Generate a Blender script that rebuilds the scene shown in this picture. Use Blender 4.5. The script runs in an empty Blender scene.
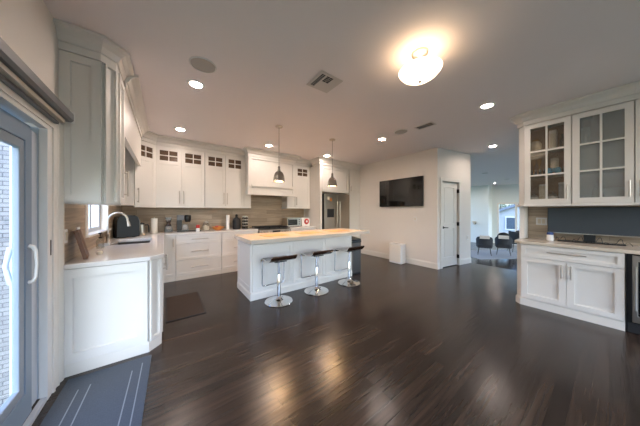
import bpy, bmesh, math, random
from mathutils import Vector, Matrix

# ------------------------------------------------------------------ camera, sky, exposure
S = bpy.context.scene
COL = S.collection
EYE = 1.34                                   # camera height
cam_data = bpy.data.cameras.new('camera'); cam = bpy.data.objects.new('camera', cam_data); COL.objects.link(cam)
cam.location = (0, 0, EYE); cam.rotation_euler = (math.radians(90), 0, math.radians(-36.2))
cam_data.sensor_width = 36.0; cam_data.lens = 36.0 * 212 / 640
cam_data.shift_y = -2.0 / 640; cam_data.clip_start = 0.02; cam_data.clip_end = 200
S.camera = cam

W = bpy.data.worlds.new('World'); S.world = W; W.use_nodes = True
wn = W.node_tree.nodes; wl = W.node_tree.links
sky = wn.new('ShaderNodeTexSky'); sky.sky_type = 'NISHITA'; sky.sun_disc = False
sky.sun_elevation = math.radians(38); sky.sun_rotation = math.radians(200)
sky.air_density = 1.2; sky.dust_density = 2.5; sky.ozone_density = 1.0
tint = wn.new('ShaderNodeMix'); tint.data_type = 'RGBA'; tint.blend_type = 'MULTIPLY'; tint.inputs[0].default_value = 1.0
tint.inputs[7].default_value = (0.66, 0.86, 1.20, 1)
wl.new(sky.outputs[0], tint.inputs[6]); wl.new(tint.outputs[2], wn['Background'].inputs[0]); wn['Background'].inputs[1].default_value = 0.28

S.view_settings.view_transform = 'Standard'; S.view_settings.look = 'None'
S.view_settings.gamma = 1.0; S.view_settings.use_curve_mapping = False
S.view_settings.exposure = 1.7

CAN_LIGHT = 100.0        # luminous strength of the recessed lights
PENDANT_LIGHT = 90.0
BOWL_LIGHT = 1.15

# ------------------------------------------------------------------ materials
def lin(h):
    h = h.lstrip('#'); out = []
    for i in (0, 2, 4):
        c = int(h[i:i+2], 16) / 255
        out.append(c / 12.92 if c <= 0.04045 else ((c + 0.055) / 1.055) ** 2.4)
    return (*out, 1)

def mat(name, hexc, rough=0.5, metal=0.0, coat=0.0, noise=0.0, nscale=20, emit=0, spec=0.5, trans=0, bump=0):
    m = bpy.data.materials.new(name); m.use_nodes = True
    nt = m.node_tree; b = nt.nodes['Principled BSDF']
    b.inputs['Base Color'].default_value = lin(hexc); b.inputs['Roughness'].default_value = rough
    b.inputs['Metallic'].default_value = metal; b.inputs['Coat Weight'].default_value = coat
    b.inputs['Specular IOR Level'].default_value = spec
    if trans: b.inputs['Transmission Weight'].default_value = trans
    if emit:
        b.inputs['Emission Color'].default_value = lin(hexc); b.inputs['Emission Strength'].default_value = emit
    if noise or bump:
        tc = nt.nodes.new('ShaderNodeTexCoord'); n = nt.nodes.new('ShaderNodeTexNoise')
        n.inputs['Scale'].default_value = nscale; n.inputs['Detail'].default_value = 5
        nt.links.new(tc.outputs['Object'], n.inputs['Vector'])
        if noise:
            mx = nt.nodes.new('ShaderNodeMix'); mx.data_type = 'RGBA'
            c = lin(hexc); k = 1 - noise
            mx.inputs[6].default_value = (c[0]*k, c[1]*k, c[2]*k, 1)
            mx.inputs[7].default_value = (min(1, c[0]*(1+noise)), min(1, c[1]*(1+noise)), min(1, c[2]*(1+noise)), 1)
            nt.links.new(n.outputs['Fac'], mx.inputs[0]); nt.links.new(mx.outputs[2], b.inputs['Base Color'])
        if bump:
            bp = nt.nodes.new('ShaderNodeBump'); bp.inputs['Strength'].default_value = bump; bp.inputs['Distance'].default_value = 0.01
            nt.links.new(n.outputs['Fac'], bp.inputs['Height']); nt.links.new(bp.outputs[0], b.inputs['Normal'])
    return m

def glass_mat(name, tint='#ffffff', gloss=0.03, rough=0.02, veil=0.0, veilc='#9aa0a5'):
    m = bpy.data.materials.new(name); m.use_nodes = True; nt = m.node_tree
    nt.nodes.remove(nt.nodes['Principled BSDF']); out = nt.nodes['Material Output']
    t = nt.nodes.new('ShaderNodeBsdfTransparent'); t.inputs[0].default_value = lin(tint)
    g = nt.nodes.new('ShaderNodeBsdfGlossy'); g.inputs['Roughness'].default_value = rough
    lw = nt.nodes.new('ShaderNodeLayerWeight'); lw.inputs[0].default_value = 0.5
    pw = nt.nodes.new('ShaderNodeMath'); pw.operation = 'POWER'; pw.inputs[1].default_value = 5
    f = nt.nodes.new('ShaderNodeMath'); f.operation = 'MULTIPLY_ADD'; f.inputs[1].default_value = 0.5; f.inputs[2].default_value = gloss
    nt.links.new(lw.outputs['Facing'], pw.inputs[0]); nt.links.new(pw.outputs[0], f.inputs[0])
    mx = nt.nodes.new('ShaderNodeMixShader')
    nt.links.new(f.outputs[0], mx.inputs[0]); nt.links.new(t.outputs[0], mx.inputs[1]); nt.links.new(g.outputs[0], mx.inputs[2])
    last = mx
    if veil:
        d = nt.nodes.new('ShaderNodeBsdfDiffuse'); d.inputs[0].default_value = lin(veilc)
        m2 = nt.nodes.new('ShaderNodeMixShader'); m2.inputs[0].default_value = veil
        nt.links.new(mx.outputs[0], m2.inputs[1]); nt.links.new(d.outputs[0], m2.inputs[2]); last = m2
    nt.links.new(last.outputs[0], out.inputs[0])
    return m

def brick_mat(name, c1, c2, cm, bw, bh, mortar, swz, rough=0.5, grain=0.0, gdir=(2, 60, 60), coat=0.0, bump=0.0, offset=0.5, spec=0.5):
    """plank / tile / brick pattern laid in the plane given by swz (two of 'xyz')"""
    m = bpy.data.materials.new(name); m.use_nodes = True; nt = m.node_tree; b = nt.nodes['Principled BSDF']
    tc = nt.nodes.new('ShaderNodeTexCoord'); sp = nt.nodes.new('ShaderNodeSeparateXYZ'); cb = nt.nodes.new('ShaderNodeCombineXYZ')
    nt.links.new(tc.outputs['Object'], sp.inputs[0])
    nt.links.new(sp.outputs['xyz'.index(swz[0])], cb.inputs[0]); nt.links.new(sp.outputs['xyz'.index(swz[1])], cb.inputs[1])
    br = nt.nodes.new('ShaderNodeTexBrick'); br.offset = offset; br.inputs['Scale'].default_value = 1
    br.inputs['Color1'].default_value = lin(c1); br.inputs['Color2'].default_value = lin(c2); br.inputs['Mortar'].default_value = lin(cm)
    br.inputs['Mortar Size'].default_value = mortar; br.inputs['Brick Width'].default_value = bw; br.inputs['Row Height'].default_value = bh
    br.inputs['Mortar Smooth'].default_value = 0.2
    nt.links.new(cb.outputs[0], br.inputs['Vector'])
    col = br.outputs['Color']
    b.inputs['Roughness'].default_value = rough; b.inputs['Coat Weight'].default_value = coat
    b.inputs['Specular IOR Level'].default_value = spec
    if grain:
        mp = nt.nodes.new('ShaderNodeMapping'); mp.inputs['Scale'].default_value = gdir
        nt.links.new(cb.outputs[0], mp.inputs[0])
        n = nt.nodes.new('ShaderNodeTexNoise'); n.inputs['Scale'].default_value = 1; n.inputs['Detail'].default_value = 6; n.inputs['Distortion'].default_value = 0.6
        nt.links.new(mp.outputs[0], n.inputs['Vector'])
        rp = nt.nodes.new('ShaderNodeMapRange'); rp.inputs[1].default_value = 0.3; rp.inputs[2].default_value = 0.7
        rp.inputs[3].default_value = 1 - grain; rp.inputs[4].default_value = 1 + grain
        nt.links.new(n.outputs['Fac'], rp.inputs[0])
        mx = nt.nodes.new('ShaderNodeMix'); mx.data_type = 'RGBA'; mx.blend_type = 'MULTIPLY'; mx.inputs[0].default_value = 1
        nt.links.new(col, mx.inputs[6]); nt.links.new(rp.outputs[0], mx.inputs[7]); col = mx.outputs[2]
        if bump:
            bp = nt.nodes.new('ShaderNodeBump'); bp.inputs['Strength'].default_value = bump; bp.inputs['Distance'].default_value = 0.004
            nt.links.new(n.outputs['Fac'], bp.inputs['Height']); nt.links.new(bp.outputs[0], b.inputs['Normal'])
    nt.links.new(col, b.inputs['Base Color'])
    return m

M = {}
M['wall'] = mat('wall_paint', '#e6dfd6', 0.6, noise=0.015, nscale=6)
M['wall_cool'] = mat('living_room_paint', '#e2e8e6', 0.6)
M['ceiling'] = mat('ceiling_paint', '#ede6e5', 0.7, noise=0.01, nscale=4)
M['trim'] = mat('trim_paint', '#e6e1d8', 0.4)
M['cab'] = mat('cabinet_paint', '#e3dfd8', 0.38)
M['cab_edge'] = mat('cabinet_base_paint', '#e2ddd4', 0.45)
M['steel'] = mat('brushed_steel', '#b9b2a8', 0.28, 1.0)
M['steel_dark'] = mat('dark_steel', '#6d655e', 0.35, 1.0)
M['fridge'] = mat('fridge_steel', '#a79d90', 0.3, 1.0)
M['nickel'] = mat('satin_nickel', '#c8c0b6', 0.36, 1.0)
M['pendant_nickel'] = mat('pendant_nickel', '#918a82', 0.25, 1.0)
M['chrome'] = mat('chrome', '#e2e2e2', 0.07, 1.0)
M['floor'] = brick_mat('dark_oak_floor', '#3a2e26', '#281f1a', '#0e0a07', 1.3, 0.083, 0.0012, 'xy', rough=0.24, grain=0.42, gdir=(1.8, 36, 1), bump=0.3, spec=0.42)
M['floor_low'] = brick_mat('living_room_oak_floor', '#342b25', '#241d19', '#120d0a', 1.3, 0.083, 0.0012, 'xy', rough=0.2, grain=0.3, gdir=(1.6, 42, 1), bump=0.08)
M['tile_x'] = brick_mat('wood_look_tile_back', '#b9a58d', '#9a8770', '#857462', 0.9, 0.105, 0.002, 'xz', rough=0.35, grain=0.25, gdir=(2.5, 45, 1))
M['tile_y'] = brick_mat('wood_look_tile_side', '#b9a58d', '#9a8770', '#857462', 0.9, 0.105, 0.002, 'yz', rough=0.35, grain=0.25, gdir=(2.5, 45, 1))
M['brick'] = brick_mat('pale_painted_brick', '#8f8e8e', '#7a7a7c', '#58595c', 0.21, 0.07, 0.008, 'xz', rough=0.9, grain=0.08, gdir=(20, 20, 1))
M['stone'] = mat('pale_quartz', '#dfdad3', 0.16, noise=0.07, nscale=3.5)
M['stone_tan'] = mat('warm_quartz', '#d3c6b4', 0.2, noise=0.07, nscale=3.5)
M['vinyl'] = mat('daylit_white_vinyl', '#c3ccd6', 0.4)  # white vinyl with the blue cast of daylight put into its colour
M['vinyl_mid'] = mat('pale_grey_vinyl', '#8d99a6', 0.45)
M['vinyl_grey'] = mat('grey_vinyl', '#8497ab', 0.45)
M['black'] = mat('black_plastic', '#141415', 0.3)
M['black_matte'] = mat('black_matte', '#1b1b1c', 0.6)
M['screen'] = mat('black_screen', '#06070a', 0.06, spec=0.6)
M['monitor'] = mat('screen_reflection_grey', '#3b4248', 0.4, spec=0.5)  # black screen greyed to carry the reflected door light
M['dim_pane'] = mat('painted_dim_pane', '#5d4a3a', 0.12)  # opaque brown pane, painted as dark as an unlit cabinet interior
M['glass'] = glass_mat('clear_glass')
M['glass_cab'] = glass_mat('veiled_cabinet_glass', tint='#f2f2f0', veil=0.08, veilc='#b5aa9a')  # diffuse veil added to lift the dim cabinet interior
M['glass_frost'] = glass_mat('hazy_cabinet_glass', tint='#e0e0dc', veil=0.30, veilc='#c3c9c9')  # hazy glass; its pale veil also brightens the unlit shelves
M['walnut'] = mat('dark_walnut', '#2e1c14', 0.14, coat=0.6, noise=0.25, nscale=12)
M['oak'] = mat('warm_oak_board', '#6e4a32', 0.4, noise=0.25, nscale=14)
M['blind'] = mat('grey_aluminium_cassette', '#6f7072', 0.45, metal=0.3)
M['beige'] = mat('beige_rail', '#b3a897', 0.5)
M['mat_grey'] = mat('grey_blue_woven_mat', '#474f58', 0.95, noise=0.25, nscale=160, bump=0.4)
M['mat_line'] = mat('pale_mat_stripe', '#7d858c', 0.95)
M['rug_dark'] = mat('dark_brown_rug', '#3a302a', 0.95, noise=0.3, nscale=120, bump=0.4)
M['placemat'] = mat('tan_woven_placemat', '#b98a5c', 0.85, noise=0.2, nscale=140, bump=0.3)
M['white'] = mat('white_plastic', '#e8e6e2', 0.4)
M['cream'] = mat('cream_ceramic', '#ddd2bd', 0.4)
M['paper'] = mat('white_paper', '#e9e3d8', 0.9)
M['red'] = mat('red_tin', '#b3261f', 0.4)
M['orange'] = mat('orange_ceramic', '#c47a35', 0.4)
M['gold'] = mat('gold_glaze', '#b98a45', 0.3, 0.8)
M['blue'] = mat('pale_blue_ribbon', '#4fa0c4', 0.6)
M['navy'] = mat('navy_plastic', '#24437d', 0.4)
M['brown_wood'] = mat('brown_cabinet_back', '#ab8764', 0.5, noise=0.2, nscale=8)
M['grey_box'] = mat('grey_cardboard', '#b9bdbf', 0.8)
M['charcoal'] = mat('charcoal_upholstery', '#2e3033', 0.85)
M['throw'] = mat('cream_throw', '#cfc6ba', 0.9)
M['rug_pale'] = mat('pale_grey_rug', '#8f9499', 0.95, noise=0.2, nscale=30)
M['iron'] = mat('oil_rubbed_bronze', '#2c2521', 0.35, 0.7)
M['grille'] = mat('grey_speaker_grille', '#b5b0ab', 0.7)
M['vent'] = mat('white_vent_metal', '#cfc9c3', 0.5)
M['dark'] = mat('slot_shade', '#1a1816', 0.8)  # painted shade behind the vent slots
M['can_lens'] = mat('recessed_lens', '#ffece0', 0.5, emit=CAN_LIGHT)
M['living_fill_lens'] = mat('added_fill_lens', '#fff4ea', 0.5, emit=CAN_LIGHT*2.2)  # lens of the added living room fill lamps
M['pendant_lens'] = mat('pendant_bulb', '#ffcb94', 0.5, emit=PENDANT_LIGHT)
M['bowl'] = mat('frosted_glass_bowl', '#ffe6c4', 0.4, emit=BOWL_LIGHT)
M['bulb'] = mat('lit_bulb', '#ffe6c4', 0.4, emit=6)
M['siding'] = mat('blue_grey_siding', '#b4b4b6', 0.8)
M['roof'] = mat('grey_shingles', '#7b828c', 0.9)
M['leaf'] = mat('pale_winter_foliage', '#6f8069', 0.9, noise=0.4, nscale=3)
M['bark'] = mat('bark', '#4a3d33', 0.9)
M['grass'] = mat('lawn', '#6c7a55', 0.95, noise=0.3, nscale=4)
M['pane_dark'] = mat('house_window_glass', '#4a5866', 0.1)

# ------------------------------------------------------------------ mesh helpers
class MB:
    def __init__(self): self.b = bmesh.new()
    def _faces(self, vs, fs):
        v = [self.b.verts.new(p) for p in vs]
        for f in fs:
            try: self.b.faces.new([v[i] for i in f])
            except ValueError: pass
        return v
    def box(self, x0, x1, y0, y1, z0, z1):
        self._faces([(x0,y0,z0),(x1,y0,z0),(x1,y1,z0),(x0,y1,z0),(x0,y0,z1),(x1,y0,z1),(x1,y1,z1),(x0,y1,z1)],
                    [(0,3,2,1),(4,5,6,7),(0,1,5,4),(1,2,6,5),(2,3,7,6),(3,0,4,7)]); return self
    def prism(self, poly, z0, z1):
        n = len(poly); vs = [(x,y,z0) for x,y in poly] + [(x,y,z1) for x,y in poly]
        self._faces(vs, [tuple(range(n-1,-1,-1)), tuple(range(n,2*n))] + [(i,(i+1)%n,n+(i+1)%n,n+i) for i in range(n)]); return self
    def extr(self, poly, axis, a0, a1):
        """polygon in the plane normal to axis, extruded from a0 to a1.  axis x: (y,z), axis y: (x,z)"""
        n = len(poly)
        mk = (lambda p, a: (a, p[0], p[1])) if axis == 'x' else (lambda p, a: (p[0], a, p[1]))
        vs = [mk(p, a0) for p in poly] + [mk(p, a1) for p in poly]
        self._faces(vs, [tuple(range(n-1,-1,-1)), tuple(range(n,2*n))] + [(i,(i+1)%n,n+(i+1)%n,n+i) for i in range(n)]); return self
    def lathe(self, prof, c=(0,0,0), seg=24, axis='z'):
        rings = []
        for r, z in prof:
            if r < 1e-6: ps = [(0,0,z)]
            else: ps = [(r*math.cos(2*math.pi*k/seg), r*math.sin(2*math.pi*k/seg), z) for k in range(seg)]
            if axis == 'x': ps = [(p[2], p[0], p[1]) for p in ps]
            if axis == 'y': ps = [(p[0], p[2], p[1]) for p in ps]
            rings.append([self.b.verts.new((p[0]+c[0], p[1]+c[1], p[2]+c[2])) for p in ps])
        for a, b2 in zip(rings, rings[1:]):
            for k in range(seg):
                k2 = (k+1) % seg
                if len(a) == 1 and len(b2) == 1: continue
                if len(a) == 1: f = (a[0], b2[k], b2[k2])
                elif len(b2) == 1: f = (a[k], a[k2], b2[0])
                else: f = (a[k], a[k2], b2[k2], b2[k])
                try: self.b.faces.new(f)
                except ValueError: pass
        return self
    def tube(self, pts, r, seg=10, closed=False):
        pts = [Vector(p) for p in pts]; n = len(pts); rings = []; up = None
        for i, p in enumerate(pts):
            a = pts[(i-1) % n] if (closed or i > 0) else p; c = pts[(i+1) % n] if (closed or i < n-1) else p
            t = (c - a).normalized()
            if up is None:
                up = Vector((0,0,1)) if abs(t.z) < 0.9 else Vector((1,0,0))
            u = (up - t * up.dot(t)).normalized(); v = t.cross(u); up = u
            rr = r[i] if isinstance(r, (list, tuple)) else r
            rings.append([self.b.verts.new(p + (u*math.cos(2*math.pi*k/seg) + v*math.sin(2*math.pi*k/seg))*rr) for k in range(seg)])
        m = n if closed else n-1
        for i in range(m):
            a, b2 = rings[i], rings[(i+1) % n]
            for k in range(seg): self.b.faces.new((a[k], a[(k+1)%seg], b2[(k+1)%seg], b2[k]))
        if not closed:
            self.b.faces.new(list(reversed(rings[0]))); self.b.faces.new(rings[-1])
        return self
    def sweep(self, path, prof, closed=False):
        """profile [(out, z)] swept along an xy path; out lies to the right of the travel direction"""
        n = len(path); P = [Vector((p[0], p[1])) for p in path]; rings = []
        for i in range(n):
            d0 = (P[i]-P[i-1]).normalized() if (i > 0 or closed) else None
            d1 = (P[(i+1)%n]-P[i]).normalized() if (i < n-1 or closed) else None
            if d0 is None: d0 = d1
            if d1 is None: d1 = d0
            n0 = Vector((d0.y, -d0.x)); n1 = Vector((d1.y, -d1.x)); nn = (n0+n1).normalized(); k = 1/max(0.3, nn.dot(n0))
            rings.append([self.b.verts.new((P[i].x + nn.x*k*o, P[i].y + nn.y*k*o, z)) for o, z in prof])
        m = len(prof)
        for i in range(n if closed else n-1):
            a, b2 = rings[i], rings[(i+1)%n]
            for k in range(m):
                k2 = (k+1) % m; self.b.faces.new((a[k], a[k2], b2[k2], b2[k]))
        if not closed:
            self.b.faces.new(list(reversed(rings[0]))); self.b.faces.new(rings[-1])
        return self
    def plate(self, xs, zs, front, back=0.0):
        """panel standing in xz: front(i, j) gives the y of the face of cell i, j (None = a hole); its back lies at y=back"""
        nx, nz = len(xs)-1, len(zs)-1
        F = lambda i, j: front(i, j) if 0 <= i < nx and 0 <= j < nz else None
        q = lambda *p: self._faces(p, [tuple(range(len(p)))])
        for i in range(nx):
            for j in range(nz):
                f = F(i, j)
                if f is None: continue
                x0, x1, z0, z1 = xs[i], xs[i+1], zs[j], zs[j+1]
                q((x0,f,z0),(x1,f,z0),(x1,f,z1),(x0,f,z1)); q((x0,back,z0),(x0,back,z1),(x1,back,z1),(x1,back,z0))
                for (di, dj, a, c) in ((-1,0,(x0,z0),(x0,z1)),(1,0,(x1,z0),(x1,z1)),(0,-1,(x0,z0),(x1,z0)),(0,1,(x0,z1),(x1,z1))):
                    g = F(i+di, j+dj); g = back if g is None else g
                    if f < g - 1e-6:
                        q((a[0],f,a[1]),(c[0],f,c[1]),(c[0],g,c[1]),(a[0],g,a[1]))
        bmesh.ops.remove_doubles(self.b, verts=self.b.verts, dist=1e-5)
        return self
    def flat(self, outer, holes, z0, z1):
        """slab of any outline with holes"""
        es = []
        for loop in [outer] + holes:
            v = [self.b.verts.new((p[0], p[1], z0)) for p in loop]
            es += [self.b.edges.new((v[i], v[(i+1) % len(v)])) for i in range(len(v))]
        r = bmesh.ops.triangle_fill(self.b, use_beauty=True, use_dissolve=False, edges=es)
        fs = [g for g in r['geom'] if isinstance(g, bmesh.types.BMFace)]
        e = bmesh.ops.extrude_face_region(self.b, geom=fs)
        bmesh.ops.translate(self.b, vec=(0,0,z1-z0), verts=[g for g in e['geom'] if isinstance(g, bmesh.types.BMVert)])
        return self
    def xform(self, mtx): bmesh.ops.transform(self.b, matrix=mtx, verts=self.b.verts); return self
    def build(self, name, material, parent=None, smooth=None, bevel=0.0, loc=None):
        bmesh.ops.recalc_face_normals(self.b, faces=self.b.faces)
        me = bpy.data.meshes.new(name); self.b.to_mesh(me); self.b.free()
        me.materials.append(material if not isinstance(material, str) else M[material])
        o = bpy.data.objects.new(name, me); COL.objects.link(o)
        if parent: o.parent = parent
        if loc: o.location = loc
        if smooth is not None:
            for p in me.polygons: p.use_smooth = True
            me.set_sharp_from_angle(angle=math.radians(smooth))
        if bevel:
            md = o.modifiers.new('bevel', 'BEVEL'); md.width = bevel; md.segments = 2; md.limit_method = 'ANGLE'; md.angle_limit = math.radians(40)
        return o

def tag(o, label, cat, group=None, kind=None):
    o['label'] = label; o['category'] = cat
    if group: o['group'] = group
    if kind: o['kind'] = kind
    return o
def thing(name, label, cat, loc=(0,0,0), rz=0, group=None):
    o = bpy.data.objects.new(name, None); COL.objects.link(o); o.location = loc; o.rotation_euler = (0,0,math.radians(rz))
    o.empty_display_size = 0.05
    return tag(o, label, cat, group)
def struct(o): o['kind'] = 'structure'; return o
def dup(root, loc, label, rz=None):
    r = root.copy(); COL.objects.link(r); r.location = loc; r['label'] = label
    if rz is not None: r.rotation_euler = (0,0,math.radians(rz))
    for ch in list(root.children):
        c = ch.copy(); COL.objects.link(c); c.parent = r
        for g in list(ch.children):
            d = g.copy(); COL.objects.link(d); d.parent = c
    return r
def box(name, material, parent, *b, bevel=0.0): return MB().box(*b).build(name, material, parent, bevel=bevel)

# ------------------------------------------------------------------ room shell
XL, YB, XT, XR, HC = -0.68, 5.55, 5.05, 4.73, 2.80
LOW = -0.5                                   # living room floor
PA, PB = Vector((XT, 2.335)), Vector((6.40, 2.13))       # wall with the panelled door

struct(box('floor', 'floor', None, -0.83, 6.39, -3.0, 5.7, -0.12, 0.0))
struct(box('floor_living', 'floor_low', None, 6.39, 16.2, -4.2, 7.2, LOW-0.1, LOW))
struct(box('trim_1', 'trim', None, 6.392, 6.41, -3.0, 5.7, LOW, -0.03))       # step riser down to the living room
struct(MB().box(-0.83, 16.2, -4.2, 7.2, HC, HC+0.15).build('ceiling', 'ceiling'))

DY0, DY1, DZ = 0.35, 2.375, 1.95             # sliding door opening
WY0, WY1, WZ0, WZ1 = 3.30, 4.26, 1.06, 2.22  # kitchen window opening
wm = MB()   # left wall, a plate in its own frame: x along the wall, then turned
ysL = [-3.0, DY0, DY1, WY0, WY1, 5.7]; zsL = [0, WZ0, DZ, WZ1, HC]
wm.plate(ysL, zsL, lambda i, j: None if (i == 1 and j < 2) or (i == 3 and j in (1, 2)) else 0.0, back=0.15)
wm.xform(Matrix.Translation((XL, 0, 0)) @ Matrix.Rotation(math.radians(90), 4, 'Z'))
struct(wm.build('wall_left', 'wall'))
struct(box('wall_back', 'wall', None, XL, 6.45, YB, YB+0.15, 0, HC))
struct(box('wall_television', 'wall', None, XT, XT+0.12, PA.y, YB, 0, HC))
# wall with the panelled door: local x along PA -> PB
pl = (PB-PA).length; pang = math.degrees(math.atan2((PB-PA).y, (PB-PA).x))
PM = Matrix.Translation((PA.x, PA.y, 0)) @ Matrix.Rotation(math.radians(pang), 4, 'Z')
PD0, PD1, PDH = 0.17, 0.83, 2.04
pw = MB().plate([0, PD0, PD1, pl], [0, PDH, HC], lambda i, j: None if (i == 1 and j == 0) else 0.0, back=0.12).xform(PM)
struct(pw.build('wall_pantry', 'wall'))
struct(box('wall_pantry_side', 'wall', None, PB.x-0.12, PB.x, PB.y+0.125, YB, LOW, HC))
struct(box('wall_right', 'wall', None, XR, XR+0.15, -3.0, 0.84, 0, HC))
wr = MB().plate([XL, 0.0, 1.8, 2.2, 4.2, XR], [0, 0.3, 2.4, HC], lambda i, j: None if (i in (1, 3) and j == 1) else 0.0, back=0.15)  # unseen wall; its two openings are added to let in fill daylight
wr.xform(Matrix.Translation((0, -3.15, 0)))
struct(wr.build('wall_rear', 'wall'))
# living room walls
lw = MB().plate([-7.2, -4.0, -3.78, -2.30, 4.2], [LOW, 0.07, 1.80, HC], lambda i, j: None if (i == 2 and j == 1) else 0.0, back=0.15)
lw.xform(Matrix.Translation((15.3, 0, 0)) @ Matrix.Rotation(math.radians(-90), 4, 'Z'))
struct(lw.build('wall_far', 'wall_cool'))
struct(box('wall_living_return', 'wall_cool', None, 14.65, 15.3, 4.02, 7.2, LOW, HC))
lr = MB().plate([6.4, 6.6, 10.7, 11.0, 15.1, 15.3], [LOW, LOW+0.1, 2.7, HC], lambda i, j: None if (i in (1, 3) and j == 1) else 0.0, back=0.15)  # out of view; openings made wide to brighten the living room
lr.xform(Matrix.Translation((0, -4.15, 0)))
struct(lr.build('wall_living_right', 'wall_cool'))
ll = MB().plate([6.4, 6.6, 10.5, 10.8, 14.5, 15.3], [LOW, LOW+0.1, 2.7, HC], lambda i, j: None if (i in (1, 3) and j == 1) else 0.0, back=0.15)  # unseen openings put in for more daylight in the living room
ll.xform(Matrix.Translation((0, 7.0, 0)))
struct(ll.build('wall_living_left', 'wall_cool'))
struct(box('wall_living_rear', 'wall_cool', None, XR+0.15, 6.39, -4.2, -3.0, LOW, HC))

# tile behind the worktops
def tile(name, material, *b): return struct(box(name, material, None, *b))
tile('trim_2', 'tile_x', XL+0.002, 3.44, YB-0.012, YB-0.002, 0.912, 1.78)
tile('trim_3', 'tile_y', XL+0.002, XL+0.012, 2.60, WY0-0.07, 0.912, 1.398)
tile('trim_4', 'tile_y', XL+0.002, XL+0.012, WY0-0.07, YB-0.015, 0.912, WZ0-0.005)
tile('trim_5', 'tile_y', XL+0.002, XL+0.012, WY1+0.07, YB-0.015, WZ0-0.003, 1.42)
tile('trim_6', 'tile_y', XR-0.012, XR-0.002, -1.30, 0.775, 0.912, 1.42)

# baseboards
BP = [(0,0),(0.016,0),(0.016,0.11),(0.011,0.125),(0.006,0.14),(0,0.14)]
e1 = PM @ Vector((PD0-0.085, 0, 0)); e2 = PM @ Vector((PD1+0.085, 0, 0)); e3 = PM @ Vector((pl, 0, 0))
struct(MB().sweep([(XT, 4.74), (XT, PA.y), (e1.x, e1.y)][::-1][::-1], [(o, z) for o, z in BP]).build('baseboard_television', 'trim'))
struct(MB().sweep([(e2.x, e2.y), (e3.x, e3.y)], BP).build('baseboard_pantry', 'trim'))
struct(box('baseboard_far', 'trim', None, 15.28, 15.3, -4, 4.0, LOW, LOW+0.14))

# ------------------------------------------------------------------ sliding glass door, left
d1 = bpy.data.objects.new('door_1', None); COL.objects.link(d1); struct(d1)
casing = [(0,0),(0.02,0.0),(0.024,0.012),(0.016,0.02),(0.016,0.05),(0.026,0.06),(0.02,0.085),(0.03,0.1),(0.03,0.125),(0,0.125)]
cz = MB()          # moulded upright casing; profile in (x out of wall, y along wall)
n = len(casing)
cz.prism([(XL+o, DY1+0.045+y*1.32) for o, y in casing], 0.0, DZ+0.07); cz.build('casing', 'trim', d1)
box('jamb', 'white', d1, XL-0.03, XL+0.012, DY1-0.028, DY1+0.044, 0.0, DZ+0.04, bevel=0.003)
box('strike_plate', 'iron', d1, XL+0.012, XL+0.0145, DY1+0.012, DY1+0.024, 1.02, 1.13)
box('head_casing', 'trim', d1, XL, XL+0.02, DY0-0.1, DY1+0.044, DZ+0.0, DZ+0.075)
box('head_jamb', 'white', d1, XL-0.03, XL+0.012, DY0, DY1-0.03, DZ-0.03, DZ-0.001)
box('frame', 'vinyl', d1, XL-0.15, XL-0.031, DY1-0.028, DY1-0.002, 0.03, DZ-0.03)
box('frame', 'vinyl_grey', d1, XL-0.15, XL-0.064, DY0, DY1-0.032, DZ-0.075, DZ-0.031)
box('fixed_stile', 'vinyl', d1, XL-0.062, XL-0.035, 2.20, DY1-0.029, 0.036, DZ-0.076)
box('sill', 'vinyl', d1, XL-0.15, XL+0.008, DY0, DY1-0.03, 0.0, 0.03)
box('track', 'iron', d1, XL-0.055, XL-0.022, DY0, DY1-0.032, 0.0305, 0.0345)
sp = MB().plate([DY0+0.02, DY0+0.11, 2.15, 2.228], [0.036, 0.20, DZ-0.17, DZ-0.076], lambda i, j: None if (i, j) == (1, 1) else 0.0, back=0.04)
TL = Matrix.Rotation(math.radians(90), 4, 'Z')
sp.xform(Matrix.Translation((XL-0.02, 0, 0)) @ TL)
spo = sp.build('sliding_panel', 'vinyl_grey', d1, bevel=0.004)
gb = MB().plate([DY0+0.112, DY0+0.17, 2.092, 2.148], [0.202, 0.258, DZ-0.228, DZ-0.172], lambda i, j: None if (i, j) == (1, 1) else 0.0, back=0.03)
gb.xform(Matrix.Translation((XL-0.024, 0, 0)) @ TL); gb.build('glazing_bead', 'vinyl_mid', spo, bevel=0.006)
box('glass', 'glass', spo, XL-0.044, XL-0.040, DY0+0.15, 2.10, 0.25, DZ-0.22)
hy = 2.185
hh = MB().tube([(XL-0.019, hy, 0.885), (XL-0.002, hy, 0.89), (XL+0.008, hy+0.002, 0.915), (XL+0.012, hy+0.003, 1.0), (XL+0.008, hy+0.002, 1.085), (XL-0.002, hy, 1.11), (XL-0.019, hy, 1.115)], [0.014,0.012,0.009,0.008,0.009,0.012,0.014], 10)
hh.build('pull_handle', 'white', spo, smooth=60)
h2 = MB().tube([(XL-0.061, hy, 0.885), (XL-0.09, hy, 0.89), (XL-0.105, hy-0.01, 1.0), (XL-0.09, hy, 1.11), (XL-0.061, hy, 1.115)], [0.016,0.014,0.011,0.014,0.016], 10)
h2.build('pull_handle', 'vinyl', spo, smooth=60)

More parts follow.
